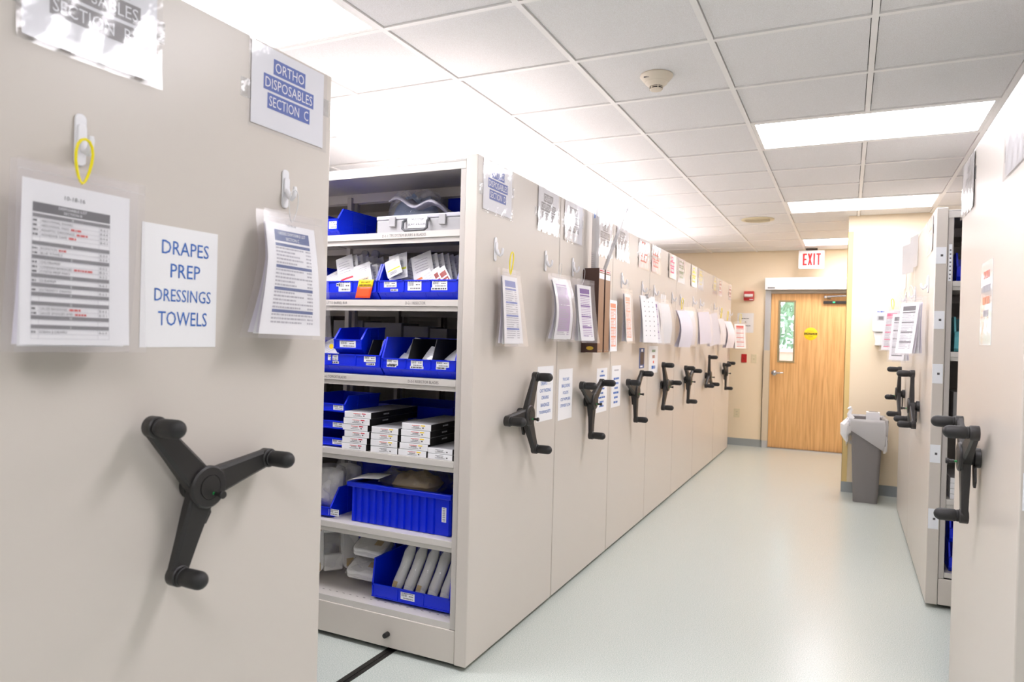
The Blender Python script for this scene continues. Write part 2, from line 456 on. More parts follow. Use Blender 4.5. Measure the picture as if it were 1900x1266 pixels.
# outside, seen through the lite
q = MB(); q.box((-6, YB+.14, -.1), (5, 22, -.02), 'ground_paving'); q.build('ground', kind='structure')
t = thing('garden_wall', 'low pinkish garden wall outside the door glass', 'wall', (-1.9, 13.0, -.0195))
q = MB(); q.box((-3, 0, 0), (3, .2, 1.30), 'rail_pink'); q.box((-3.02, -.03, 1.30), (3.02, .23, 1.36), 'ground_paving'); q.build('masonry', t)
t = thing('leafy_tree', 'green leafy tree outside, seen through the door glass', 'tree', (-2.0, 15.0, -.0195))
q = MB(); q.tube([(0, 0, .008), (.05, 0, 1.0), (0, .1, 2.2)], [.14, .1, .06], 'bark'); q.build('trunk', t)
q = MB(); rn = random.Random(5)
for k in range(1500):
    d = Vector((rn.gauss(0, 1), rn.gauss(0, 1), rn.gauss(0, 1))).normalized()*rn.uniform(.6, 1.0)
    c = Vector((d.x*1.5, d.y*1.0, 2.1+d.z*1.35)); u = Vector((rn.gauss(0, 1), rn.gauss(0, 1), rn.gauss(0, 1))).normalized(); v_ = u.orthogonal().normalized()
    l = rn.uniform(.07, .13)
    q.add([c-u*l, c+v_*l*.45, c+u*l, c-v_*l*.45], [(0, 1, 2, 3)], 'leaf_green')
q.build('foliage', t)

# floor rail for the rolling units
q = MB()
q.box((-1.84, -.5, .0), (-1.795, YB-.4, .004), 'rail_dark'); q.box((-1.823, -.5, .004), (-1.812, YB-.4, .007), 'rail_dark')
tag(q.build('floor_rail'), 'dark steel floor rail running under the left shelving units', 'rail')

# ------------------------------------------------------------------ ceiling fittings
lbl = {(-2, -5): 'unseen left-hand ceiling light farthest behind the photographer, added for brightness', (2, -5): 'unseen right-hand ceiling light behind the photographer, added for brightness', (-2, -3): 'left-hand ceiling light behind the photographer',
       (-2, -1): 'bright ceiling light above the nearest left shelving unit, cut by the top of the photo',
       (-2, 1): 'bright ceiling light over the gap between the first two left units',
       (-2, 3): 'bright ceiling light just above the open blue-bin shelving unit\'s far end',
       (-2, 5): 'left-hand ceiling light above the long clear tubes', (-2, 7): 'left-hand ceiling light above the red signs',
       (-2, 9): 'left-hand ceiling light nearest the end wall',
       (2, -1): 'right-hand ceiling light just over the photographer',
       (2, 3): 'largest bright ceiling light on the right, beyond the smoke detector', (2, 7): 'bright ceiling light on the right above the yellow front wall',
       (2, 11): 'small far ceiling light right above the EXIT sign'}
base = None
for (i, k) in LIGHTS:
    loc = (GX+(i+1)*TILE, GY+(k+.5)*TILE, ZC)
    if base is None:
        t = thing('ceiling_light', lbl[(i, k)], 'ceiling light', loc, 0, 'recessed ceiling lights')
        q = MB(); hx, hy = TILE-.0125, TILE/2-.0125
        for a, c in (((-hx, -hy), (hx, -hy+.02)), ((-hx, hy-.02), (hx, hy)), ((-hx, -hy+.02), (-hx+.02, hy-.02)), ((hx-.02, -hy+.02), (hx, hy-.02))):
            q.box((a[0], a[1], .0012), (c[0], c[1], .02), 'lamp_frame')
        q.box((-hx, -hy, .02), (hx, hy, .045), 'lamp_frame')
        q.build('frame', t)
        q = MB(); q.box((-hx+.0205, -hy+.0205, .005), (hx-.0205, hy-.0205, .012), 'lamp_diffuser'); q.build('diffuser', t)
        base = t
    else:
        dup(base, lbl[(i, k)], loc, 'recessed ceiling lights')
t = thing('smoke_detector', 'round ivory smoke detector on a ceiling tile', 'smoke detector', (-.852, 3.30, ZC+.006))
q = MB(); q.lathe([(.076, 0), (.078, .006), (.074, .012), (.056, .034), (.053, .035), (.05, .042), (.034, .055)], (0, 0, 0), (0, 0, -1), 'beige_plastic', 40); q.build('base', t)
q = MB(); q.lathe([(.03, .055), (.03, .066)], (0, 0, 0), (0, 0, -1), 'slot_dark', 32); q.lathe([(.032, .0585), (.032, .061)], (0, 0, 0), (0, 0, -1), 'beige_plastic', 32); q.lathe([(.031, .066), (.026, .072), (.012, .075)], (0, 0, 0), (0, 0, -1), 'beige_plastic', 32)
for k in range(6): a = k*PI/3; q.box((.03*math.cos(a)-.002, .03*math.sin(a)-.002, -.07), (.03*math.cos(a)+.002, .03*math.sin(a)+.002, -.05), 'beige_plastic')
q.build('sensing_chamber', t)
q = MB(); q.scribble(-.045, -.02, -.0265, .006, 'ink_dark', lambda x, z: (x, -.056, z), 0.004); q.build('marking', t)
t = thing('ceiling_speaker', 'round beige ceiling speaker grille near the end wall', 'ceiling speaker', (-.86, 7.53, ZC+.006))
q = MB(); q.lathe([(.16, 0), (.16, .006), (.145, .01)], (0, 0, 0), (0, 0, -1), 'ivory_plastic', 48); q.build('rim', t)
q = MB()
for r in (.135, .11, .085, .06, .035): q.lathe([(r, .0102), (r, .0115), (r-.014, .0115), (r-.014, .0102)], (0, 0, 0), (0, 0, -1), 'ivory_plastic', 48)
q.build('grille', t)
t = MB(); t.lathe([(.04, 0), (.04, .004), (.03, .008), (.012, .012)], (0, 0, 0), (0, 0, -1), 'white_plastic', 32)
o = t.build('sprinkler_cap'); o.location = (-2.073, 5.09, ZC+.006); tag(o, 'small white sprinkler cover plate on the ceiling above the left units', 'sprinkler')

# exit sign hung from the ceiling
t = thing('exit_sign', 'white EXIT sign with red letters hanging above the wooden door', 'exit sign', (-.455, 9.95, ZC))
q = MB(); q.box((-.07, -.02, -.028), (.07, .02, -.001), 'slot_dark'); q.build('mount', t)
q = MB(); q.rbox((-.155, -.022, -.265), (.155, .022, -.028), .008, 'exit_face', 1); q.build('housing', t, bevel=.003)
q = MB(); fe = lambda x, z: (x, -.0224, z)
for (x0, z0, x1, z1) in ((-.104, -.222, -.082, -.068), (-.082, -.222, -.054, -.200), (-.082, -.156, -.058, -.135), (-.082, -.090, -.054, -.068), (.022, -.222, .044, -.068), (.058, -.090, .112, -.068), (.0745, -.222, .0955, -.090)):
    q.patch(x0, x1, z0, z1, fe, .0006, 'exit_red')
q.add([(-.046, -.023, -.222), (-.024, -.023, -.222), (.012, -.023, -.068), (-.010, -.023, -.068)], [(0, 1, 2, 3)], 'exit_red')
q.add([(-.046, -.0232, -.068), (-.024, -.0232, -.068), (.012, -.0232, -.222), (-.010, -.0232, -.222)], [(3, 2, 1, 0)], 'exit_red'); q.build('lettering', t, label='red EXIT lettering')

# ------------------------------------------------------------------ wall fittings, end wall
def plate(name, label, cat, x, z, w_, h_, m, y=YB):
    t = thing(name, label, cat, (x, y, z)); q = MB()
    q.rbox((-w_/2, -.006, -h_/2), (w_/2, -.0005, h_/2), .005, m, 1); q.build('cover_plate', t, bevel=.0015); return t
t = thing('fire_alarm_strobe', 'red fire alarm strobe high on the end wall', 'fire alarm', (-1.246, YB, 2.072))
q = MB(); q.rbox((-.066, -.04, -.064), (.066, -.0005, .064), .008, 'red_plastic', 1); q.box((.01, -.0412, -.055), (.058, -.04, -.045), 'label_white'); q.build('housing', t, bevel=.004)
q = MB(); q.prism([(-.055, -.04, -.02), (-.055, -.075, -.008), (-.055, -.075, .012), (-.055, -.04, .026)], (.11, 0, 0), 'white_plastic'); q.build('strobe_lens', t)
def paper(name, label, cat, loc, rz, w_, h_, lines=(), m='paper', group=None, tape=False, extra=None, parts=None):
    t = thing(name, label, cat, loc, rz, group); q = MB()
    q.box((-w_/2, -.0012, -h_/2), (w_/2, -.0004, h_/2), m)
    f = lambda x, z: (x, -.0012, z)
    for (s, z0, h0, mm, wd, x) in lines:
        if s.startswith('~'): q.scribble(x-wd/2, x+wd/2, z0, h0, mm, f, .0006)
        elif s == '#': q.patch(x-wd/2, x+wd/2, z0, z0+h0, f, .0004, mm)
        else: q.text(s, x, z0, h0, mm, f, .0009, width=wd)
    if extra: extra(q, f)
    q.build('sheet', t)
    return t
paper('wall_notice', 'white paper notice taped to the end wall under the fire alarm', 'notice', (-1.285, YB, 1.70), FRONT, .216, .27,
      [('~', .055, .012, 'ink_grey', .10, 0), ('~', .005, .014, 'ink_dark', .015, 0), ('~', -.045, .012, 'ink_grey', .14, 0)])
t = plate('emergency_switch', 'red switch plate left of the light switch', 'switch', -1.29, 1.21, .072, .118, 'red_plastic')
q = MB(); q.lathe([(.009, .006), (.009, .012), (.004, .013)], (0, 0, 0), (0, -1, 0), 'dark_red', 16); q.build('button', t)
t = plate('light_switch', 'ivory light switch plate beside the door frame', 'switch', -1.16, 1.21, .072, .118, 'ivory_plastic')
q = MB(); q.prism([(-.005, -.006, -.012), (-.005, -.016, .006), (-.005, -.006, .012)], (.01, 0, 0), 'ivory_plastic'); q.build('toggle', t)
t = plate('wall_outlet', 'ivory double outlet low on the end wall', 'outlet', -1.367, .447, .078, .122, 'ivory_plastic')
q = MB()
for s in (-1, 1):
    q.rbox((-.017, -.0085, s*.02-.014), (.017, -.006, s*.02+.014), .008, 'ivory_plastic', 1)
    for dx in (-.006, .006): q.box((dx-.0012, -.0088, s*.02-.004), (dx+.0012, -.0085, s*.02+.006), 'slot_dark')
q.build('sockets', t)

# soap dispenser on the front wall
t = thing('soap_dispenser', 'white wall soap dispenser above the waste bin', 'soap dispenser', (.276, YF, 1.43))
q = MB(); q.rbox((-.068, -.10, .125), (.068, -.0005, .355), .022, 'white_plastic', 1); q.build('cover', t, bevel=.012)
q = MB(); q.prism([(-.058, -.085, .123), (-.04, -.085, .05), (-.045, -.085, 0), (.045, -.085, 0), (.04, -.085, .05), (.058, -.085, .123)], (0, .082, 0), 'white_plastic'); q.build('nozzle_base', t, bevel=.006)
q = MB(); q.rbox((-.034, -.1012, .235), (.034, -.1003, .285), .006, 'frame_grey', 1); q.box((-.02, -.1018, .245), (.022, -.1013, .277), 'ink_grey'); q.build('window', t)
q = MB(); q.scribble(-.03, .03, .315, .012, 'band_blue', lambda x, z: (x, -.1003, z), .0006); q.build('emblem', t)

# waste bin with liner
t = thing('waste_bin', 'grey slim waste bin with a white plastic liner against the yellow wall', 'waste bin', (.178, 7.32, 0))
q = MB()
def ring(w_, d_, z, r=.03, n=5):
    p = []
    for cx, cy, t0 in ((1, 1, 0), (-1, 1, PI/2), (-1, -1, PI), (1, -1, 1.5*PI)):
        for k in range(n+1):
            a = t0+PI/2*k/n; p.append((cx*(w_/2-r)+r*math.cos(a), cy*(d_/2-r)+r*math.sin(a), z))
    return p
def loft(q, rings, m, cap0=True, cap1=True):
    n = len(rings[0]); vs = [p for r in rings for p in r]
    fs = [(i*n+k, i*n+(k+1) % n, (i+1)*n+(k+1) % n, (i+1)*n+k) for i in range(len(rings)-1) for k in range(n)]
    if cap0: fs.append(tuple(range(n))[::-1])
    if cap1: fs.append(tuple((len(rings)-1)*n+k for k in range(n)))
    q.add(vs, fs, m)
loft(q, [ring(.20, .36, 0), ring(.262, .44, .72), ring(.275, .455, .722), ring(.275, .455, .75), ring(.25, .43, .75), ring(.19, .35, .02)], 'can_grey', True, True)
q.build('body', t)
rn = random.Random(3); q = MB(); rr = []
R0 = ring(.24, .42, .60, .03, 8); n = len(R0)
prof = [(-.02, .60), (-.004, .70), (.014, .762), (.03, .765), (.034, .73), (.036, .66), (.038, .60), (.034, .56)]
offs = [rn.uniform(-.012, .012) for _ in range(n)]
for j, (o_, z) in enumerate(prof):
    R = ring(.258+2*o_, .438+2*o_, z, .03, 8)
    out = []
    for k, p in enumerate(R):
        drop = 0
        if j >= 4:
            drop = -(j-3)*.012*(1+math.sin(k*.9+1)) + (.12 if p[0] < 0 and p[1] < 0 else -.015)*(j-3)/5
            drop += offs[k]*(j-3)*.5
        wv = (.012*math.sin(k*2.1+j*1.3)+.010*math.sin(k*.83-j*.7))*(1 if j > 2 else .3)
        out.append((p[0]*(1+wv*3), p[1]*(1+wv*2), p[2]+drop))
    rr.append(out)
loft(q, rr, 'liner_film', False, False)
q.tube([(-.13, -.2, .76), (-.15, -.21, .80), (-.135, -.2, .84), (-.15, -.205, .86)], [.03, .018, .014, .02], 'liner_white', 10)
q.tube([(-.145, -.215, .76), (-.185, -.225, .70), (-.19, -.23, .62), (-.165, -.225, .55)], [.022, .04, .03, .008], 'liner_white', 10)
q.build('liner', t, label='white plastic liner knotted at the corner')
t = thing('white_carton', 'white carton with a dark slot resting in the top of the waste bin', 'carton', (.22, 7.25, .62))
q = MB(); q.box((-.05, -.06, 0), (.06, .06, .2), 'carton_white'); q.rbox((-.03, -.012, .2), (.045, .012, .203), .005, 'ink_black', 2); q.build('box', t)

# ------------------------------------------------------------------ rolling shelving units
HUBZ = 1.05
def hand_wheel(root, theta, s=1):
    """three-armed wheel on the end panel, arms turned to theta degrees; faces local -y"""
    q = MB()
    q.lathe([(.034, 0), (.034, .018), (.026, .02), (.026, .032)], (0, -.0005, HUBZ), (0, -1, 0), 'black_plastic', 28)
    for k in range(3):
        a = RAD(theta+120*k); u = Vector((math.cos(a), 0, math.sin(a))); p = Vector((-math.sin(a), 0, math.cos(a))); c = Vector((0, 0, HUBZ))
        # tapering bar with chamfered long edges
        secs = []
        for r, hw, yb, yf in ((.0, .034, -.030, -.060), (.06, .032, -.030, -.058), (.13, .0275, -.032, -.055), (.205, .0235, -.033, -.053)):
            o = c+u*r; ch = min(.007, hw*.35)
            secs.append([o+p*hw+Vector((0, yb, 0)), o+p*hw+Vector((0, yf+ch, 0)), o+p*(hw-ch)+Vector((0, yf, 0)),
                         o-p*(hw-ch)+Vector((0, yf, 0)), o-p*hw+Vector((0, yf+ch, 0)), o-p*hw+Vector((0, yb, 0))])
        loft(q, secs, 'black_plastic')
        q.lathe([(.0235, .030), (.0245, .032), (.0245, .055), (.0215, .058)], c+u*.205, (0, -1, 0), 'black_plastic', 24)
        # fillets between neighbouring arms
        a2 = a+PI/3; u2 = Vector((math.cos(a2), 0, math.sin(a2)))
        q.prism([c+u*.02+Vector((0, -.031, 0)), c+u*.075+p*.024+Vector((0, -.031, 0)), c+u2*.040+Vector((0, -.031, 0)),
                 c+Vector((math.cos(a+2*PI/3), 0, math.sin(a+2*PI/3)))*.075-Vector((-math.sin(a+2*PI/3), 0, math.cos(a+2*PI/3)))*.024+Vector((0, -.031, 0))], (0, -.026, 0), 'black_plastic')
    # latch tongue under the hub
    q.prism([(.0, -.014, HUBZ-.02), (.035, -.014, HUBZ-.03), (.045, -.014, HUBZ-.075), (.03, -.014, HUBZ-.1), (.012, -.014, HUBZ-.095), (-.01, -.014, HUBZ-.03)], (0, -.008, 0), 'black_plastic')
    wheel = q.build('hand_wheel', root, bevel=.0015)
    q = MB(); q.lathe([(.0505, .056), (.0505, .063), (.046, .067), (.03, .068), (.0295, .0668), (.028, .0668), (.0275, .069), (.012, .0695)], (0, 0, HUBZ), (0, -1, 0), 'black_plastic', 40)
    q.build('hub_cap', wheel)
    q = MB(); q.lathe([(.0035, .069), (.0035, .077)], (.008, 0, HUBZ-.016), (0, -1, 0), 'green_dot', 12)
    q.lathe([(.006, .077), (.006, .092), (.009, .094), (.0095, .101), (.008, .103)], (.008, 0, HUBZ-.016), (0, -1, 0), 'black_plastic', 16); q.build('lock_pin', wheel, label='small black lock pin with a green ring')
    for k in range(3):
        a = RAD(theta+120*k); c = Vector((.205*math.cos(a), 0, HUBZ+.205*math.sin(a)))
        q = MB(); pr = [(.0195, .058), (.0205, .060), (.0205, .064), (.0185, .066), (.0205, .069), (.0212, .09), (.0212, .112)]
        pr += [(.0212*math.cos(t*PI/12), .112+.021*math.sin(t*PI/12)) for t in range(1, 6)] + [(.002, .133)]
        q.lathe(pr, c, (0, -1, 0), 'grip_rubber', 24); q.build('grip', wheel)
    return wheel

def shelving_unit(label, y0, y1, side, theta, shelves=None, texts={}, nb=2):
    W = y1-y0; x = XL if side == 'left' else XR
    t = thing('shelving_unit', label, 'rolling shelving unit', (x, (y0+y1)/2, 0), LEFT if side == 'left' else RIGHT, 'rolling shelving units')
    h = W/2-.0015; s = -1 if side == 'left' else 1; TOP = 2.192
    q = MB()
    q.box((-h, 0, .02), (h, .057, TOP), 'cabinet_paint')
    q.build('end_panel', t, bevel=.004)
    L = .083+.944*nb
    if shelves is None:
        q = MB(); q.box((-h+.008, .058, .03), (h-.008, L, TOP-.01), 'carcass_grey'); q.build('carcass', t, bevel=.003)
    else:
        for k in range(nb+1):                        # uprights at each bay line, front and rear of both shelf runs
            ya = .0585+k*.944
            for sx in (-1, 1):
                q = MB(); xo = sx*(h-.006)
                q.box((min(xo, xo-sx*.035), ya, .166), (max(xo, xo-sx*.035), ya+.0265, 2.15), 'upright_paint')
                q.box((min(sx*.012, sx*.040), ya, .166), (max(sx*.012, sx*.040), ya+.0265, 2.15), 'upright_paint')
                q.build('upright', t, bevel=.002)
        for sx in (-1, 1):
            for k in range(nb):
                ya = .0855+k*.944; yb = ya+.914
                for j, z in enumerate(shelves):
                    q = MB(); xo = sx*(h-.008); xi = sx*.016
                    xa, xb = min(xo, xi), max(xo, xi)
                    q.box((xa, ya, z-.003), (xb, yb, z), 'shelf_paint')
                    for (c0, c1, zb) in ((xo, xo-sx*.004, .028), (xo-sx*.008, xo-sx*.014, .05), (xi, xi+sx*.004, .03)):
                        q.box((min(c0, c1), ya, z-zb if j else z-.028), (max(c0, c1), yb, z-.003), 'shelf_paint')
                    if j == 0 and sx == s and k == 0:
                        for n_ in range(22):
                            yy = yb-.06-n_*.04
                            q.box((xo-sx*.055, yy-.006, z), (xo-sx*.058, yy+.006, z+.0004), 'slot_dark') if s < 0 else None
                    if sx == s and k == 0 and j in texts:
                        for (txt, yc) in texts[j]:
                            # lettering strip lies on the lip: map (u,v) onto the face
                            ff = (lambda x_, z_, xo=xo, s=s: (xo+s*.0006, -x_, z_)) if s < 0 else (lambda x_, z_, xo=xo, s=s: (xo+s*.0006, x_, z_))
                            q.text(txt, -yc if s < 0 else yc, z-.021, .012, 'ink_dark', ff, 0.0, width=len(txt)*.0075)
                    q.build('shelf', t, bevel=.0012)
            # kick plate
            q = MB(); xo = sx*(h-.004)
            q.box((min(xo, xo-sx*.02), .0585, .022), (max(xo, xo-sx*.02), L, .164), 'cabinet_paint')
            kp = q.build('kick_plate', t, bevel=.003)
            if sx == s and (texts or side == 'right'):
                q = MB(); q.lathe([(.012, 0), (.012, .02), (.0105, .027), (.004, .028)], (xo, .40, .082), (sx, 0, 0), 'black_plastic', 20); q.build('bumper_knob', kp)
        q = MB(); q.box((-h+.004, .0585, 2.168), (h-.004, L, 2.178), 'carcass_grey')
        for sx in (-1, 1):
            xo = sx*(h-.004); q.box((min(xo, xo-sx*.004), .0585, 2.135), (max(xo, xo-sx*.004), L, 2.168), 'shelf_paint')
            q.box((min(sx*.02, sx*.024), .086, 2.12), (max(sx*.02, sx*.024), L-.03, 2.168), 'shelf_paint')
        q.build('canopy', t, bevel=.0015)
        q = MB(); q.box((-h+.03, .0585, .03), (h-.03, L-.03, .12), 'rail_dark'); q.build('chassis', t)
        q = MB(); q.box((-h+.002, L+.0015, .02), (h-.002, L+.02, TOP), 'cabinet_paint'); q.build('light_block_panel', t, bevel=.003)  # far-end panel added to block light and the wall view through the bays
    hand_wheel(t, theta, s)
    return t

SH = [.192, .540, .884, 1.232, 1.577, 1.878]
dtext = {5: [('D-1-1 TPS SYSTEM BURRS & BLADES', .37)], 4: [('D-2-1 RESECTOR', .30), ('D-2-2 FLUTTO BARREL BUR', .76)],
         3: [('D-3-1 RESECTOR BLADES', .25), ('D-3-2 TOMCAT BLADES', .74)]}
UNITS = [(.722, 1.672), (2.597, 3.540), (3.545, 4.496), (4.501, 5.458), (5.463, 6.402), (6.407, 7.358), (7.363, 8.585), (8.590, 9.742)]
shelving_unit('nearest left shelving unit, filling the left edge of the photo', *UNITS[0], 'left', 11)
unit_d = shelving_unit('left shelving unit whose open shelves of blue bins face the camera', *UNITS[1], 'left', 62, SH, dtext)
shelving_unit('left shelving unit carrying the brown rack and long clear tubes', *UNITS[2], 'left', 30, SH)
for k, (lab, th) in enumerate((('left shelving unit just beyond the brown rack, with a clipped dotted sheet', 38),
                               ('left shelving unit with a red-band sign and a pink-band sign', 3),
                               ('left shelving unit with the green-band sign', 24),
                               ('left shelving unit next to last before the end wall', 90),
                               ('farthest left shelving unit, next to the end wall', 32))):
    shelving_unit(lab, *UNITS[3+k], 'left', th)
SHR = [.20, .60, 1.025, 1.405, 1.79]
shelving_unit('nearest right shelving unit, filling the right edge of the photo', 2.26, 3.475, 'right', 30, SHR, nb=1)
shelving_unit('right shelving unit with white labels down its front post, open shelves behind', 4.47, 5.805, 'right', 90, SHR, nb=2)
shelving_unit('farthest right shelving unit, before the yellow wall', 5.81, 6.98, 'right', 72)

# ------------------------------------------------------------------ section signs
def bands(q, f, rows, band, txtm='text_white'):
    for (txt, wd, z0, h_) in rows:
        q.patch(-wd/2-.004, wd/2+.004, z0-.004, z0+h_+.004, f, .0005, band, 14, 3)
        if txt: q.text(txt, 0, z0+h_*.1, h_*.8, txtm, f, .0013, width=wd-.004)
        else: q.scribble(-wd/2+.004, wd/2-.004, z0+h_*.2, h_*.6, 'paper', f, .0012)
def sign(label, y, z, side, w_, h_, rows, band, sleeve=True, tilt=0, bow=0.0, x=None, txtm='text_white', wave=.8, swing=0):
    rz = (LEFT if side == 'left' else RIGHT)+RAD(swing); so = (w_/2)*math.sin(RAD(abs(swing)))+.0006*bool(swing)
    t = thing('section_sign', label, 'sign', (XL+so if side == 'left' else XR-so, y, z), rot=(0, 0, rz), group='section signs')
    ct, st = math.cos(RAD(tilt)), math.sin(RAD(tilt))
    fn = lambda x_, z_: (x_*ct-z_*st, -.0014-bow*(1-math.cos(PI*(x_/w_)))*.5-bow*max(0, -z_/h_)**1.5, x_*st+z_*ct)
    q = MB(); q.patch(-w_/2, w_/2, -h_/2, h_/2, fn, 0, 'paper_glossy', 10, 8)
    bands(q, fn, rows, band, txtm); q.build('sheet', t)
    if sleeve:
        e = .012; q = MB(); f2 = lambda x_, z_: (lambda p: (p[0], p[1]-.0022-.0012*wave*math.sin(x_*85)*math.sin(z_*37+1)-(.003*max(0, abs(x_/w_)-.35)), p[2]))(fn(x_, z_))
        q.patch(-w_/2-e, w_/2+e, -h_/2-e, h_/2+.004, f2, 0, 'sleeve_film', 34, 26); q.build('plastic_sleeve', t)
    for sx in (() if swing else (-1, 1)):
        q = MB(); q.box((sx*(w_/2+.012)-.02, -.0010, -.03+sx*.02), (sx*(w_/2+.012)+.014, -.0006, .02+sx*.02), 'tape_film'); q.build('tape', t)
    return t
R3 = lambda a, b_, c: [(a, .115, .045, .034), (b_, .185, -.003, .034), (c, .155, -.051, .034)]
SZ = 2.076
sign('laminated sign reading DISPOSABLES SECTION B at the top left of the nearest panel', .93, 2.078, 'left', .285, .216, [('GENERAL', .15, .055, .034), ('DISPOSABLES', .2, .006, .034), ('SECTION  B', .17, -.043, .034)], 'band_grey', bow=.012)
sign('white sign reading ORTHO DISPOSABLES SECTION C on blue bands', 1.493, 2.076, 'left', .278, .216, R3('ORTHO', 'DISPOSABLES', 'SECTION  C'), 'band_blue', bow=.002, wave=.15)
sign('white sign reading ORTHO DISPOSABLES SECTION D on blue bands', 2.786, SZ, 'left', .28, .214, R3('ORTHO', 'DISPOSABLES', 'SECTION  D'), 'band_blue', bow=.002, wave=.35)
sign('sign with grey bands reading GENERAL, right of the SECTION D sign', 3.365, 2.08, 'left', .27, .214, R3('GENERAL', 'DISPOSABLES', 'SECTION  E'), 'band_grey', bow=.006)
sign('sign with grey bands reading GENERAL, left of the long clear tubes', 3.738, 2.078, 'left', .28, .22, R3('GENERAL', 'DISPOSABLES', 'SECTION  F'), 'band_grey', bow=.004)
sign('grey-band sign half hidden behind the upright clear tube', 4.315, 2.073, 'left', .28, .235, R3('GENERAL', 'DISPOSABLES', 'SECTION'), 'band_grey', bow=.002)
sign('grey-band sign half hidden behind the leaning clear tube', 4.69, 2.082, 'left', .28, .212, R3('GENERAL', 'DISPOSABLES', 'SECTION'), 'band_grey', bow=.008)
B3 = lambda: [(None, .12, .045, .038), (None, .19, -.005, .04), (None, .15, -.06, .04)]
sign('red-band sign on the unit beyond the brown rack, left of the panel seam', 5.255, 2.082, 'left', .29, .215, B3(), 'band_red', bow=.003)
sign('red-band sign right of the panel seam beyond the brown rack', 5.63, 2.079, 'left', .28, .205, B3(), 'band_red', bow=.004)
sign('sign with pink stepped bands', 6.215, 2.083, 'left', .27, .215, [(None, .06, .05, .03), (None, .15, 0, .04), (None, .13, -.055, .04)], 'band_pink', sleeve=False, bow=.01)
sign('sign with green bands between the pink and yellow signs', 6.598, 2.083, 'left', .28, .215, [(None, .2, .04, .04), (None, .2, -.015, .04), (None, .15, -.065, .04)], 'band_green')
sign('yellow-band sign nearest the green-band sign', 7.18, 2.081, 'left', .28, .215, [(None, .08, .05, .03), (None, .17, 0, .04), (None, .14, -.055, .04)], 'band_yellow', sleeve=False, bow=.008)
sign('middle one of the three yellow-band signs', 7.56, 2.084, 'left', .27, .212, [(None, .1, .05, .03), (None, .18, 0, .04), (None, .14, -.055, .04)], 'band_yellow')
sign('yellow-band sign farthest from the camera', 8.435, 2.088, 'left', .29, .205, [(None, .08, .05, .03), (None, .17, 0, .04), (None, .14, -.055, .04)], 'band_yellow')
sign('brown-band sign right of the farthest yellow-band sign', 8.82, 2.087, 'left', .28, .205, [(None, .12, .045, .03), (None, .15, 0, .035), (None, .13, -.05, .035)], 'band_brown', sleeve=False)
sign('last brown-band sign beside the end wall', 9.60, 2.083, 'left', .24, .205, [(None, .12, .04, .03), (None, .17, -.005, .035), (None, .13, -.055, .035)], 'band_brown', sleeve=False)
sign('large laminated sign near the top right corner of the photo', 2.42, 2.045, 'right', .28, .20, [('GENERAL', .16, .035, .03), (None, .012, -.03, .025)], 'paper_glossy', bow=.004, txtm='ink_black')
sign('laminated sign at the far edge of the nearest right panel', 3.30, 2.075, 'right', .28, .214, [('GENERAL', .10, .05, .03), ('DISPOSABLES', .17, .005, .032), (None, .1, -.045, .03)], 'paper_glossy', bow=.006, txtm='ink_black')
sign('white sign with a red line on the labelled right unit', 4.735, 2.08, 'right', .27, .20, [(None, .14, .0, .03)], 'band_red', bow=.004)
sign('curling white sign high on the right, over the yellow-tied bag', 6.70, 2.04, 'right', .28, .28, [], 'paper', sleeve=False, bow=.004, swing=13)
sign('curling white sheet high on the right, beside the panel seam', 5.98, 2.08, 'right', .26, .22, [], 'paper', sleeve=False, bow=.004, swing=13)
sign('second curling white sheet on the labelled right unit', 5.62, 2.09, 'right', .2, .22, [], 'paper', sleeve=False, bow=.004, swing=10)

# ------------------------------------------------------------------ list posters
def pl(rows, m='ink_blue', h=.02):
    return [(s, z, hh, mm or m, wd, 0) for s, z, hh, wd, mm in rows]
def drapes_extra(q, f): pass
paper('poster', 'white poster reading DRAPES PREP DRESSINGS TOWELS', 'poster', (XL, 1.156, 1.52), LEFT, .208, .28,
      [('DRAPES', .075, .032, 'ink_blue', .13, .012), ('PREP', .022, .032, 'ink_blue', .082, .012), ('DRESSINGS', -.034, .029, 'ink_blue', .155, .008), ('TOWELS', -.09, .033, 'ink_blue', .135, .008)], group='posters')
paper('poster', 'white poster reading PULSAVACS DRAPES CAST PADDING behind a hand wheel', 'poster', (XL, 3.39, 1.133), LEFT, .212, .285,
      [('PULSAVACS', .085, .019, 'ink_blue', .15, 0), ('DRAPES', .045, .018, 'ink_blue', .085, -.02), ('#', .047, .001, 'ink_grey', .045, .055), ('CAST PADDING', .008, .018, 'ink_blue', .15, 0), ('DRAINS', -.029, .018, 'ink_blue', .09, 0), ('BANDAGES', -.068, .019, 'ink_blue', .115, 0), ('TOURNIQUETS', -.106, .019, 'ink_blue', .155, 0)], group='posters')
paper('poster', 'white poster reading TROCARS BALLOONS FOLEYS CLIP APPLIERS', 'poster', (XL, 3.684, 1.112), LEFT, .212, .282,
      [('TROCARS', .075, .017, 'ink_blue', .1, 0), ('BALLOONS', .038, .019, 'ink_blue', .125, 0), ('FOLEYS', .0, .017, 'ink_blue', .08, 0), ('CLIP APPLIERS', -.036, .017, 'ink_blue', .15, 0), ('STRYKER FLOW', -.071, .017, 'ink_blue', .155, 0)], group='posters')
rows = [('~', .115-.028*k, .011, 'ink_blue', (.05, .1, .06, .12, .1, .05, .13, .08, .09)[k], 0) for k in range(9)]
paper('poster', 'white poster of small blue lines behind the second hand wheel\'s right grip', 'poster', (XL, 4.33, 1.097), LEFT, .212, .282, rows, group='posters')
rows = [('~', .105, .009, 'ink_faint', .1, 0)] + [('~', .045-.032*k, .014, 'ink_blue', (.12, .1, .07, .12, .08, .1)[k], 0) for k in range(6)]
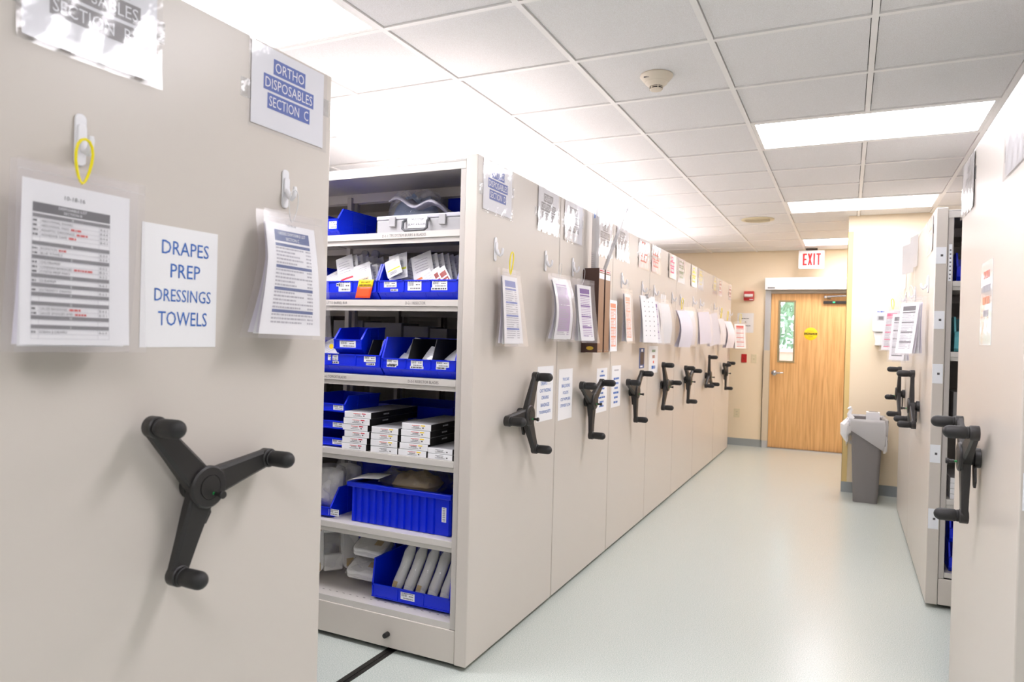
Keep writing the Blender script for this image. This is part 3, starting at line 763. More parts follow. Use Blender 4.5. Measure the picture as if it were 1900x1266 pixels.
paper('poster', 'white poster of small blue lines right of the panel seam, before the third hand wheel', 'poster', (XL, 4.637, 1.106), LEFT, .205, .282, rows, group='posters')
def dark_ad(q, f):
    q.patch(-.075, .075, -.078, .078, f, .0004, 'navy_table'); q.patch(-.045, .06, -.05, .045, f, .0007, 'brown_leather')
    q.patch(-.02, .03, .05, .068, f, .0009, 'label_white'); q.patch(-.04, .03, -.07, -.058, f, .0009, 'label_white')
paper('poster', 'small dark blue poster with a brown picture', 'poster', (XL, 5.28, 1.287), LEFT, .15, .158, [], group='posters', extra=dark_ad)
paper('poster', 'white poster with a few coloured words on the unit with the red-band sign', 'poster', (XL, 5.645, 1.27), LEFT, .28, .22,
      [('~', .06, .02, 'band_green', .1, 0), ('~', .01, .025, 'band_brown', .08, 0), ('~', -.03, .02, 'band_red', .04, 0), ('~', -.075, .025, 'ink_blue', .12, 0)], group='posters')
paper('poster', 'narrow white strip of dots and a small drawing, near the second red-band sign', 'poster', (XL, 5.93, 1.665), LEFT, .19, .30,
      [('~', .09, .01, 'ink_grey', .02, 0), ('~', .05, .01, 'ink_grey', .02, 0), ('~', .01, .01, 'ink_grey', .02, 0), ('~', -.03, .01, 'ink_grey', .02, 0), ('~', -.1, .03, 'ink_dark', .09, .0)], group='posters')
paper('poster', 'laminated white poster with faint red words on the nearest right panel', 'poster', (XR, 2.84, 1.58), RIGHT, .215, .285,
      [('~', .085, .025, 'band_red', .11, 0), ('~', .04, .022, 'ink_faint', .14, 0), ('~', -.003, .025, 'orange_print', .13, 0), ('~', -.045, .022, 'ink_faint', .1, 0)], m='paper_glossy', group='posters')

# small labels down the front post of the labelled right unit
for lab, z, h_ in (('topmost white label on the right unit\'s front post', 1.93, .09), ('second white label from the top of the front post', 1.577, .098),
                   ('third white label from the top of the front post', 1.283, .106), ('fourth white label from the top of the front post', .845, .098), ('lowest white label on the right unit\'s front post', .488, .11)):
    paper('post_label', lab, 'label', (.447, 4.4715, z), FRONT, .049, h_, [('~', -.006, .012, 'ink_dark', .012, .004)], m='label_white', group='labels on the front post')
paper('post_label', 'long narrow label strip beside the open right shelves', 'label', (.4915, 4.4772, 1.89), FRONT, .015, .2, [('~', -.09+.022*k, .008, 'ink_grey', .008, 0) for k in range(8)], m='label_white', group='labels on the front post')
paper('post_label', 'white label on the nearest right unit\'s front edge at the right border', 'label', (.452, 2.2605, 1.05), FRONT, .05, .10, [], m='label_white', group='labels on the front post')

# ------------------------------------------------------------------ hooks
def hook(label, y, z, side, proto=[None]):
    loc = (XL if side == 'left' else XR, y, z); rz = LEFT if side == 'left' else RIGHT
    if proto[0]: return dup(proto[0], label, loc, rz=rz)
    t = thing('wall_hook', label, 'hook', loc, rz, 'white adhesive hooks')
    q = MB(); q.rbox((-.0125, -.006, -.055), (.0125, -.0006, .052), .0115, 'hook_white', 1, 6); q.rbox((-.010, -.012, -.015), (.010, -.006, .030), .008, 'hook_white', 1, 5); q.build('base', t, bevel=.0025)
    q = MB(); q.tube([(0, -.010, -.004), (0, -.018, -.024), (0, -.028, -.030), (0, -.036, -.022), (0, -.039, -.006), (0, -.038, .002)], [.008, .0075, .007, .0065, .006, .005], 'hook_white', 12); q.build('curl', t)
    proto[0] = t; return t
for lab, y, z in (('largest white hook, on the left, with a yellow tie', .908, 1.803), ('white hook right of the DRAPES poster', 1.484, 1.819), ('white hook with a yellow tie under the SECTION D sign', 2.773, 1.812),
                  ('white hook right of the one under the SECTION D sign', 3.346, 1.822), ('white hook just left of the brown rack', 3.742, 1.830), ('white hook above the orange list sheets', 4.70, 1.836), ('white hook above the clipped dotted sheet', 5.235, 1.82),
                  ('white hook left of the narrow dotted strip', 5.60, 1.82), ('white hook right of the narrow dotted strip', 6.245, 1.81), ('white hook under the green-band sign', 6.58, 1.81), ('white hook under the nearest yellow-band sign', 7.18, 1.83),
                  ('white hook under the middle yellow-band sign', 7.556, 1.83), ('white hook under the farthest yellow-band sign', 8.42, 1.83), ('white hook under the brown-band sign', 8.82, 1.81), ('last white hook on the left, by the end wall', 9.6, 1.81)):
    hook(lab, y, z, 'left')
for lab, y, z in (('white hook on the labelled right unit, nearest the front post', 4.78, 1.80), ('white hook beside the panel seam on the right', 5.66, 1.80), ('farthest white hook on the right, with a yellow tie', 6.52, 1.82)):
    hook(lab, y, z, 'right')

# ------------------------------------------------------------------ list sheets in clear sleeves, hanging from the hooks
LISTS = {
 'B': [('h', 'A'), ('r', 'ABDOMINAL DRAPES', 'B-6-1', ''), ('r', 'ABDOMINAL PADS', 'B-4-4', '5x9'), ('r', 'ADAPTIC DRESSINGS', 'B-4-4', '3x3'), ('r', 'ADHESIVE TAPE', 'B-4-1', '1'), ('b',),
       ('h', 'B'), ('r', 'BIOPATCH', 'B-3-3', 'x'), ('r', 'BLUE TOWELS', 'B-5-4', ''), ('h', 'C'), ('r', 'CHLORAPREP', 'B-5-2', ''), ('r', 'CONFORM BANDAGES', 'B-3-1', '2,3,4,6'), ('r', 'CYSTO PREP PAKS', 'B-5-2', ''),
       ('h', 'D'), ('r', 'DURAPREP', 'B-6-3', ''), ('h', 'E'), ('r', 'EXTREMITY DRAPES', 'B-6-3', ''), ('h', 'F'), ('b',), ('h', 'G'), ('r', 'GAUZE BANDAGES', 'B-4-5', '4x8'), ('r', 'GAUZE SPONGES AMD', 'B-3-1', '4x4'), ('h', 'H'), ('b',), ('h', 'I'), ('r', 'IOBAN 2 DRAPES', 'B-6-4', ''), ('b',)]}
def page_print(q, f, style, w_, h_, rnd):
    if style == 'B':
        x0, x1 = -.088, .062; top = .105; dz = .0086; z = top
        q.patch(x0, x1, z-.018, z, f, .0005, 'ink_dark', 4, 2)
        q.text('DISPOSABLE LIST', -.013, z-.0075, .005, 'paper', f, .0009, width=.055); q.text('SECTION B', -.013, z-.0155, .005, 'paper', f, .0009, width=.036)
        q.text('10-18-16', -.01, .118, .008, 'ink_black', f, .0009, width=.040)
        z -= .021
        for row in LISTS['B']:
            if row[0] == 'h': q.patch(x0, x1, z-dz*.8, z, f, .0005, 'ink_grey', 4, 1); q.text(row[1], -.013, z-dz*.68, dz*.55, 'paper', f, .0009)
            elif row[0] == 'r':
                q.scribble(x0+.001, x0+.010, z-dz*.72, .0036, 'ink_dark', f, .0007, rnd)
                q.text(row[1], x0+.016, z-dz*.75, .0045, 'ink_dark', f, .0009, width=.0037*len(row[1]), align='L'); q.text(row[2], x1-.012, z-dz*.75, .0045, 'ink_dark', f, .0009, width=.015)
                if row[3]: q.scribble(x0+.02+.0037*len(row[1]), min(x0+.03+.0037*len(row[1])+.004*len(row[3]), x1-.024), z-dz*.75, .004, 'ink_red', f, .0009, rnd)
            q.patch(x0, x1, z-dz, z-dz+.0005, f, .0005, 'ink_faint', 4, 1); z -= dz
        for xx in (x0, x0+.014, x1-.022, x1): q.patch(xx, xx+.0005, z, top-.02, f, .0005, 'ink_faint', 1, 6)
        return
    if style in ('C', 'D', 'lilac', 'purple', 'orange', 'greyR', 'pinkR', 'red', 'plainR'):
        head, row = {'C': ('navy_table', 'ink_faint'), 'D': ('band_blue', 'ink_faint'), 'lilac': ('lilac_print', 'lilac_print'), 'purple': ('purple_table', 'purple_table'), 'orange': ('orange_print', 'orange_print'),
                     'greyR': ('ink_dark', 'ink_faint'), 'pinkR': ('band_pink', 'ink_faint'), 'red': ('ink_red', 'ink_faint'), 'plainR': ('ink_grey', 'ink_faint')}[style]
        x0, x1 = -w_*.36, w_*.34; z = h_*.40
        if style == 'C':
            q.text('10-18-16', 0, h_*.445, .007, 'ink_dark', f, .0009, width=.034)
            q.patch(x0, x1, z-.030, z, f, .0005, head, 4, 2); q.text('ORTHO DISPOSABLE LIST', (x0+x1)/2, z-.0125, .0085, 'paper', f, .0009, width=.105); q.text('SECTION C', (x0+x1)/2, z-.0265, .0085, 'paper', f, .0009, width=.052); z -= .036
        elif style == 'lilac':
            q.patch(x0, x1, -h_*.36, h_*.36, f, .0004, 'lilac_print', 4, 6)
        else:
            q.patch(x0, x1, z-.028, z, f, .0005, head, 4, 2); z -= .034
        n = 0
        while z > -h_*.42:
            if n % 6 == 0: q.patch(x0, x1, z-.008, z, f, .0006, head, 4, 1)
            elif style == 'purple' and n % 6 < 5: q.patch(x0, x1, z-.005, z-.001, f, .0006, 'lilac_print', 4, 1)
            else: q.scribble(x0, x0+(x1-x0)*rnd.uniform(.5, .9), z-.006, .0045, row if style != 'lilac' else 'ink_faint', f, .0007, rnd); q.scribble(x1-.02, x1, z-.006, .0045, row, f, .0007, rnd)
            z -= .0098; n += 1
    elif style == 'dots':
        for j in range(8):
            for i in range(3): q.patch(-w_*.3+i*w_*.28, -w_*.3+i*w_*.28+.01, h_*.33-j*h_*.1, h_*.33-j*h_*.1+.008, f, .0006, 'ink_grey')

def list_bag(label, y, ztop, side, style, w_=.216, h_=.31, off=.04, swing=0, pivot=0, tilt=0, pages=3, tie=None, bow=.01, film=True, flare=0.0, hook_z=None, page_mat='paper', drop=0.0, lean=0.0, clip=False):
    """ring of printed sheets in a clear sleeve; swings about the hook"""
    rnd = random.Random(label)
    x = XL if side == 'left' else XR; s = 1 if side == 'left' else -1
    swing = -swing; off = off + (w_/2+.02)*abs(math.sin(RAD(swing)))
    t = thing('list_sheets', label, 'list sheets', (x+s*off, y, ztop), rot=(0, 0, (LEFT if side == 'left' else RIGHT)+RAD(swing)), group='list sheets hanging from hooks')
    H = h_; zc = -.03-H/2
    ct, st = math.cos(RAD(tilt)), math.sin(RAD(tilt))
    def mk(dy, fl, seed, sc=1.0):
        def fn(x_, z_):                                   # x_,z_ are measured from the sheet's centre
            d = (H/2-z_)/H                                # 0 top .. 1 bottom
            X = (x_+pivot)*(1+flare*(d-.5))+ lean*d
            Y = dy - bow*math.sin(PI*min(max(d, 0), 1)) - fl*d*d - .004*math.cos(x_/w_*4+seed)*d - drop*max(0, (.5+(-x_ if drop > 0 else x_)/w_))*max(0, .35-d)*-3
            Z = zc+z_
            return (X*ct-Z*st, Y, X*st+Z*ct)
        return fn
    q = MB(); 
    for k in range(pages):
        f = mk(.012-.005*k, .012*k, k*1.7)
        m = page_mat if k == pages-1 else ('paper_lilac' if k % 2 == 0 else page_mat)
        dx = (k-pages/2)*-.003
        q.patch(-w_/2+dx, w_/2+dx, -H/2-.003*(k % 2), H/2-.012, f, 0, m, 8, 12)
    fp = mk(.012-.005*(pages-1), .012*(pages-1), (pages-1)*1.7)
    page_print(q, fp, style, w_, H, rnd)
    q.build('pages', t)
    if film:
        q = MB(); f = mk(.012-.005*(pages-1)-.006, .012*(pages-1)+.004, 5.0)
        q.patch(-w_/2-.014, w_/2+.030, -H/2-.014, H/2+.022, f, 0, 'list_film', 14, 18)
        q.patch(-w_/2-.014, w_/2+.030, H/2+.0, H/2+.004, f, .0008, 'list_film', 10, 1)
        f = mk(.018, 0, 2.0); q.patch(-w_/2-.014, w_/2+.030, -H/2-.014, H/2+.022, f, 0, 'list_film', 10, 14)
        q.build('sleeve', t)
    if tie or film:
        q = MB(); hz = .05 if hook_z is None else hook_z-ztop; m = 'tie_yellow' if tie == 'yellow' else 'tie_clear'
        r = .0028 if tie == 'yellow' else .0012; P = []
        for k in range(17):
            a = 2*PI*k/16; zz = (hz-.028)/2-.008; hh = (hz+.03)/2
            wv = .016*math.sin(a)*(1-.35*math.cos(a+PI))
            P.append((wv, (-.006 if tie == 'yellow' else .0)-.004*math.cos(a), zz+hh*math.cos(a)*.9))
        q.tube(P, r, m, 8); q.build('tie', t, label='yellow tie' if tie == 'yellow' else None)
    if clip:
        q = MB(); q.prism([(-.02, -.014, -.052), (.02, -.014, -.052), (.02, .012, -.052), (-.02, .012, -.052)], (0, 0, .022), 'chrome')
        for sx in (-1, 1): q.tube([(sx*.014, -.012, -.035), (sx*.012, -.02, -.005), (sx*.004, -.018, .008), (-sx*.006, -.012, -.002)], .0016, 'chrome', 8)
        q.build('bulldog_clip', t, label='shiny bulldog clip')
    return t
list_bag('disposable list in a clear sleeve on the largest hook, left of the DRAPES poster', .876, 1.735, 'left', 'B', .212, .318, off=.060, pages=3, tie='yellow', bow=.004, hook_z=1.80, lean=-.01, tilt=-.5)
list_bag('fanned list sheets in a clear sleeve left of the open shelves', 1.462, 1.752, 'left', 'C', .190, .305, off=.055, pages=4, bow=.016, flare=.3, hook_z=1.82, lean=-.03, drop=.02, tilt=-1)
list_bag('blue-lined list sheets on the hook under the SECTION D sign', 2.83, 1.735, 'left', 'D', .17, .31, off=.05, pages=3, tie='yellow', bow=.008, flare=.25, hook_z=1.815, lean=.015)
list_bag('lilac list sheets curling out, left of the panel seam', 3.41, 1.765, 'left', 'lilac', .19, .315, off=.05, pages=3, bow=.03, flare=.1, hook_z=1.825, swing=4)
list_bag('purple list sheets fanned against the brown rack', 3.735, 1.765, 'left', 'purple', .165, .32, off=.055, pages=5, bow=.008, hook_z=1.83, swing=8, lean=-.02)
list_bag('white and orange list sheets just right of the brown rack', 4.385, 1.72, 'left', 'orange', .17, .34, off=.05, pages=2, bow=.004, film=False)
list_bag('orange list sheets right of the panel seam', 4.69, 1.78, 'left', 'orange', .15, .335, off=.05, pages=3, bow=.006, hook_z=1.84)
list_bag('white dotted sheets held by a shiny bulldog clip', 5.06, 1.79, 'left', 'dots', .22, .35, off=.06, pages=3, bow=.012, swing=14, clip=True, film=False, lean=.03)
list_bag('lilac-edged list sheets right of the bulldog-clipped sheets', 5.28, 1.765, 'left', 'purple', .15, .325, off=.05, pages=4, bow=.006, hook_z=1.825, swing=16)
list_bag('list sheets in a cloudy sleeve beside the narrow dotted strip', 5.60, 1.765, 'left', 'blank', .19, .33, off=.05, pages=3, bow=.03, hook_z=1.825, swing=14)
list_bag('grey list sheets curling away, on a yellow tie, under the pink sign', 6.22, 1.735, 'left', 'blank', .21, .33, off=.06, pages=4, bow=.05, tie='yellow', hook_z=1.815, swing=15, page_mat='paper_lilac', film=False)
list_bag('pale list sheets under the green-band sign', 6.57, 1.75, 'left', 'blank', .21, .33, off=.06, pages=3, bow=.03, hook_z=1.815, swing=11, page_mat='paper_shade')
list_bag('pale list sheets under the nearest yellow-band sign', 7.20, 1.765, 'left', 'blank', .21, .33, off=.06, pages=3, bow=.012, hook_z=1.835, swing=20, page_mat='paper_lilac', tilt=4)
list_bag('pale list sheets tilted, under the middle yellow-band sign', 7.57, 1.76, 'left', 'blank', .21, .34, off=.07, pages=3, bow=.012, hook_z=1.835, swing=22, page_mat='paper_shade', tilt=10)
list_bag('list sheets on a yellow tie under the farthest yellow-band sign', 8.42, 1.735, 'left', 'blank', .2, .31, off=.06, pages=3, bow=.03, tie='yellow', hook_z=1.835, swing=10, page_mat='paper_shade', film=False)
list_bag('dark-edged list sheets curling on a yellow tie, under the first brown-band sign', 8.83, 1.72, 'left', 'blank', .2, .33, off=.06, pages=4, bow=.05, tie='yellow', hook_z=1.815, swing=15, page_mat='paper_lilac', film=False)
list_bag('white red-lined list sheets sticking out past the last left panel', 9.62, 1.71, 'left', 'red', .2, .33, off=.07, pages=3, bow=.004, tie='yellow', hook_z=1.815, swing=34)
list_bag('grey-banded list sheets on the labelled right unit', 4.80, 1.73, 'right', 'greyR', .17, .31, off=.034, pages=4, bow=.006, hook_z=1.805, swing=-30)
list_bag('black-banded list sheets between the two right-hand list sheets', 5.66, 1.70, 'right', 'plainR', .15, .34, off=.034, pages=3, bow=.008, hook_z=1.805, swing=-36)
list_bag('pink-banded list sheets farthest on the right', 6.50, 1.76, 'right', 'pinkR', .17, .33, off=.034, pages=4, bow=.01, tie='yellow', hook_z=1.825, swing=-34)

# ------------------------------------------------------------------ brown rack with long clear tubes
t = thing('brown_rack', 'brown two-slot rack with a brass badge mounted on the third left unit', 'rack', (XL, 4.03, 1.345), LEFT, 'x')
del t['group']
for x0, x1 in ((-.11, -.006), (.012, .11)):
    q = MB(); 
    q.box((x0, -.1, 0), (x0+.004, -.0006, .495), 'brown_leather'); q.box((x1-.004, -.1, 0), (x1, -.0006, .495), 'brown_leather')
    q.box((x0+.004, -.1, 0), (x1-.004, -.096, .495), 'brown_front'); q.box((x0+.004, -.005, 0), (x1-.004, -.0006, .495), 'brown_leather'); q.box((x0+.004, -.096, 0), (x1-.004, -.005, .004), 'brown_leather')
    for dx in (.3, .7): q.lathe([(.0035, 0), (.0035, .0015)], (x0+(x1-x0)*dx, -.1, .012), (0, -1, 0), 'frame_grey', 12)
    c = q.build('slot_box', t, bevel=.0015)
    q = MB(); q.box((x0+.006, -.1008, .475), (x1-.006, -.1001, .492), 'label_white'); q.scribble(x0+.012, x1-.012, .479, .008, 'ink_red', lambda x, z: (x, -.1008, z), .0005)
    q.box((x0+.006, -.1008, .435), (x1-.006, -.1001, .468), 'label_white'); q.build('card', c)
q = MB(); q.box((-.113, -.03, -.002), (-.1105, -.001, .05), 'brown_leather'); q.box((-.006, -.09, .0), (.012, -.0006, .49), 'brown_leather'); q.build('spine', t)
q = MB(); pts = [(-.1101, -.055+.022*math.cos(2*PI*k/32), .025+.011*math.sin(2*PI*k/32)) for k in range(32)]; q.prism(pts, (-.0015, 0, 0), 'brass_badge'); q.build('badge', t, label='oval brass badge')
def tube_pack(label, a, b_, w_, roll):
    t = thing('long_tube', label, 'packaged tube', a); A = Vector(a); B = Vector(b_)-A; L = B.length
    q = MB(); u = B.normalized(); sx = Vector((0, 1, 0)) if roll else Vector((.75, -.62, 0)).normalized(); sx = (sx-u*sx.dot(u)).normalized(); nn = u.cross(sx)
    P = []
    for k in range(15):
        d = k/14; th = .007*math.sin(PI*min(max(d, .03), .97))+.0008
        ww = w_*(1 if .02 < d < .98 else .9)
        P.append([u*(d*L)+sx*(ww/2*math.cos(j*PI/6))+nn*(th*math.sin(j*PI/6)) for j in range(12)])
    loft(q, P, 'tube_film'); q.build('pouch', t)
    q = MB()
    q.tube([u*(.03*L)+sx*.006, u*(.95*L)+sx*.006], .0035, 'label_white', 8); q.build('inner_tube', t)
    q = MB()
    for k in range(40):
        d = .12+k*.0135
        if d < .70: o = u*(d*L)-nn*(.0085)+sx*(-w_*.28); ww = sx*(w_*.42*(.6+.4*math.sin(k*2.3)**2)); vv = u*(.0055*L); q.add([o, o+ww, o+ww+vv, o+vv], [(0, 1, 2, 3)], 'ink_faint')
    q.build('print', t)
    q = MB(); o = u*(.885*L)-nn*.0085; 
    q.add([o-sx*.006, o+sx*.006, o+sx*.004+u*.03, o-sx*.002+u*.035], [(0, 1, 2, 3)], 'ink_blue'); o = u*(.885*L)+nn*.0085; q.add([o-sx*.006, o+sx*.006, o+sx*.004+u*.03, o-sx*.002+u*.035], [(0, 3, 2, 1)], 'ink_blue'); q.build('arrow_mark', t)
tube_pack('upright clear packaged tube standing in the brown rack', (-1.365, 3.975, 1.36), (-1.372, 3.99, 2.245), .085, 0)
tube_pack('leaning clear packaged tube sticking out of the brown rack', (-1.398, 4.058, 1.66), (-1.25, 4.262, 2.285), .036, 0)

# ------------------------------------------------------------------ what lies on the shelves
def storage_bin(name, label, x0, x1, yf, z, d, h, lip0=.03, lip1=.085, slant=.035, under=.03, divs=3, cards=(), group='blue storage bins', m='blue_plastic', rz=0, tilt=0, dividers=()):
    w_ = x1-x0
    t = thing(name, label, 'storage bin', ((x0+x1)/2, yf, z), rot=(RAD(tilt), 0, rz), group=group)
    q = MB(); T = .0032; e = .0006
    prof = [(under, e), (0, lip0), (0, lip1), (slant, h), (d, h), (d-.012, e)]
    for sx in (-1, 1):
        xx = sx*w_/2; q.prism([(xx, y_, z_) for y_, z_ in prof], (-sx*T, 0, 0), m)
        # thickened rim and stiffening ribs on the outside of the side wall
        q.prism([(xx+sx*.0025, 0, lip1-.004), (xx+sx*.0025, -.002, lip1), (xx+sx*.0025, slant, h+.002), (xx+sx*.0025, d, h+.002), (xx+sx*.0025, d, h-.005), (xx+sx*.0025, slant+.004, h-.005)], (-sx*.009, 0, 0), m)
        for k in range(1, 4):
            zz = lip0*.3+h*k*.2; q.box((xx, .05+.01*k, zz-.001), (xx+sx*.0012, d-.02, zz+.001), m) if sx > 0 else q.box((xx-.0012, .05+.01*k, zz-.001), (xx, d-.02, zz+.001), m)
        for yy in (d*.35, d*.7): q.box((min(xx, xx+sx*.0016), yy-.002, .01), (max(xx, xx+sx*.0016), yy+.002, h-.006), m)
    q.box((-w_/2+T, under, e), (w_/2-T, d-.012, e+T), m)
    q.prism([(-w_/2+T, d-.012-T, e), (-w_/2+T, d-.012, e), (-w_/2+T, d, h), (-w_/2+T, d-T, h)], (w_-2*T, 0, 0), m)
    q.box((-w_/2-.001, -.002, lip0-.002), (w_/2+.001, T, lip1), m)
    q.prism([(-w_/2+T, .0, lip0), (-w_/2+T, under, e), (-w_/2+T, under+.004, e+.002), (-w_/2+T, T, lip0+.002)], (w_-2*T, 0, 0), m)
    q.box((-w_/2-.002, -.0055, lip1-.006), (w_/2+.002, -.002, lip1), m); q.box((-w_/2-.002, -.0055, lip0-.002), (w_/2+.002, -.002, lip0+.003), m)
    for k in range(divs+1):
        xx = -w_/2+w_*k/divs; xx = min(max(xx, -w_/2+.003), w_/2-.003)
        q.box((xx-.003, -.0055, lip0), (xx+.003, -.002, lip1), m)
        for dx in (-.22, .22):
            if abs(xx+dx*w_/divs) < w_/2-.006: q.prism([(xx+dx*w_/divs, -.001, lip0-.002), (xx+dx*w_/divs, under-.002, .003), (xx+dx*w_/divs, under+.002, .006)], (.0025, 0, 0), m)
    q.build('body', t, sharp=25)
    for (cx, cz, cw, ch) in cards:
        q = MB(); f = lambda x, z_: (x, -.0026, z_)
        q.box((cx-cw/2, -.0032, cz-ch/2), (cx+cw/2, -.0024, cz+ch/2), 'label_white'); f = lambda x, z_: (x, -.0032, z_)
        if ch > .02:
            for k in range(9): q.patch(cx-cw*.42+k*cw*.045, cx-cw*.42+k*cw*.045+cw*(.014 if k % 3 else .028), cz-ch*.05, cz+ch*.28, f, .0004, 'ink_black')
            q.scribble(cx-cw*.44, cx+cw*.4, cz+ch*.32, ch*.12, 'ink_grey', f, .0004); q.scribble(cx-cw*.3, cx+cw*.42, cz-ch*.36, ch*.14, 'ink_grey', f, .0004); q.scribble(cx+cw*.1, cx+cw*.4, cz, ch*.14, 'ink_grey', f, .0004)
        else: q.scribble(cx-cw*.44, cx+cw*.44, cz-ch*.25, ch*.55, 'ink_dark', f, .0004)
        q.build('bin_card', t)
    for xx in dividers:
        q = MB(); q.prism([(xx, .012, lip0+.004), (xx, .012, lip1), (xx, slant+.012, h-.004), (xx, d-.016, h-.004), (xx, d-.02, .006), (xx, under+.01, .006)], (.003, 0, 0), 'dark_divider'); q.build('divider', t)
    return t

# --- top shelf of the open unit
zz = SH[5]+.0006
storage_bin('storage_bin', 'blue bin at the left end of the top shelf, side towards the grey case', -2.412, -2.192, 2.648, zz, .30, .135, cards=[(.082, .055, .05, .035)])
t = thing('instrument_case', 'grey plastic carrying case on the top shelf', 'case', (-1.757, 2.665, zz))
q = MB(); q.rbox((-.228, 0, .001), (.228, .33, .066), .012, 'case_grey', 2); q.build('base', t, bevel=.004)
q = MB(); q.rbox((-.230, -.002, .067), (.230, .332, .086), .012, 'case_lid', 2); q.build('lid', t, bevel=.004)
for sx in (-1, 1):
    q = MB(); q.rbox((sx*.133-.017, -.012, .034), (sx*.133+.017, -.0022, .079), .003, 'case_grey', 1); q.build('latch', t, bevel=.002)
q = MB(); q.tube([(-.062, -.004, .062), (-.064, -.022, .05), (-.064, -.026, .02), (-.05, -.027, .010), (.05, -.027, .010), (.064, -.026, .02), (.064, -.022, .05), (.062, -.004, .062)], .0065, 'case_handle', 10); q.build('handle', t, label='dark carrying handle')
q = MB(); f = lambda x, z: (x, -.0052, z)
q.box((-.052, -.005, .024), (.052, -.0022, .076), 'label_white'); q.text('TPS SYSTEM', 0, .057, .010, 'ink_dark', f, width=.07); q.text('BURRS & BLADES', 0, .035, .010, 'ink_dark', f, width=.092); q.build('name_card', t)
storage_bin('storage_bin', 'tall blue tote behind the grey case at the right end of the top shelf', -1.862, -1.545, 3.104, zz, .39, .262, lip0=.02, lip1=.252, slant=.004, under=.006, divs=1)
storage_bin('storage_bin', 'shallow blue bin behind the grey case on the top shelf', -2.32, -1.885, 3.104, zz, .36, .10, divs=1)
q = MB(); q.box((-2.42, 3.50, 1.885), (-1.53, 3.503, 2.13), 'galvanised')
for k in range(9): q.box((-2.42+k*.1, 3.497, 1.885), (-2.415+k*.1, 3.50, 2.13), 'galvanised')
o = q.build('metal_sheet'); o.location = (0, 0, 0); tag(o, 'shiny metal back sheet behind the top shelf', 'metal sheet')

from mathutils import noise as mnoise
def lump(q, c, r, m, seed, nu=18, nv=12, rough=.25, flatb=True, axis=2):
    """pillow: two crumpled sheets meeting at a pinched edge, thin along one axis"""
    n = max(10, nu); S = Vector((seed*3.7, seed*1.3, seed*.7))
    ax = [i for i in range(3) if i != axis]; vs = []
    for sgn in (1, -1):
        for j in range(n+1):
            for i in range(n+1):
                u, v = -1+2*i/n, -1+2*j/n
                e = max(0.0, (1-abs(u)**3)*(1-abs(v)**3))**.55
                P = Vector((u*1.8, v*1.8, sgn*.5))+S
                k = 1+rough*1.6*mnoise.noise(P*1.1)+rough*.8*mnoise.noise(P*2.7)
                w_ = Vector((mnoise.noise(P+Vector((9, 0, 0))), mnoise.noise(P+Vector((0, 9, 0))), 0))*rough*.25
                p = [0, 0, 0]
                p[ax[0]] = c[ax[0]]+r[ax[0]]*(u*(1-.12*v*v)+w_.x*e)*.97; p[ax[1]] = c[ax[1]]+r[ax[1]]*(v*(1-.12*u*u)+w_.y*e)*.97
                h = r[axis]*e*k
                if axis == 2 and flatb and sgn < 0: h = min(h, r[axis]*.6)
                p[axis] = c[axis]+sgn*(h+.0006)
                vs.append(p)
    N = (n+1)**2; fs = []
    for o, rev in ((0, False), (N, True)):
        for j in range(n):
            for i in range(n):
                f = (o+j*(n+1)+i, o+j*(n+1)+i+1, o+(j+1)*(n+1)+i+1, o+(j+1)*(n+1)+i); fs.append(f[::-1] if rev else f)
    q.add(vs, fs, m)
def clear_bag(label, loc, r, inner, seed, group='clear bags', rz=0, ins=(('foam_white', .75),)):
    t = thing('clear_bag', label, 'plastic bag', loc, rz, group)
    q = MB(); lump(q, (0, 0, r[2]*.6), r, 'bag_film', seed, 26, 18, .45); q.build('film', t)
    for k, (m, sc) in enumerate(ins):
        q = MB(); lump(q, (0, 0, r[2]*.6*sc), (r[0]*sc, r[1]*sc, r[2]*sc), m, seed+7*k+1, 18, 12, .3); q.build('contents', t)
    return t
mat('wrap_bluegrey', (128, 146, 176), .5, bump=(20, .4))
mat('wrap_grey', (176, 174, 186), .5, bump=(20, .4))
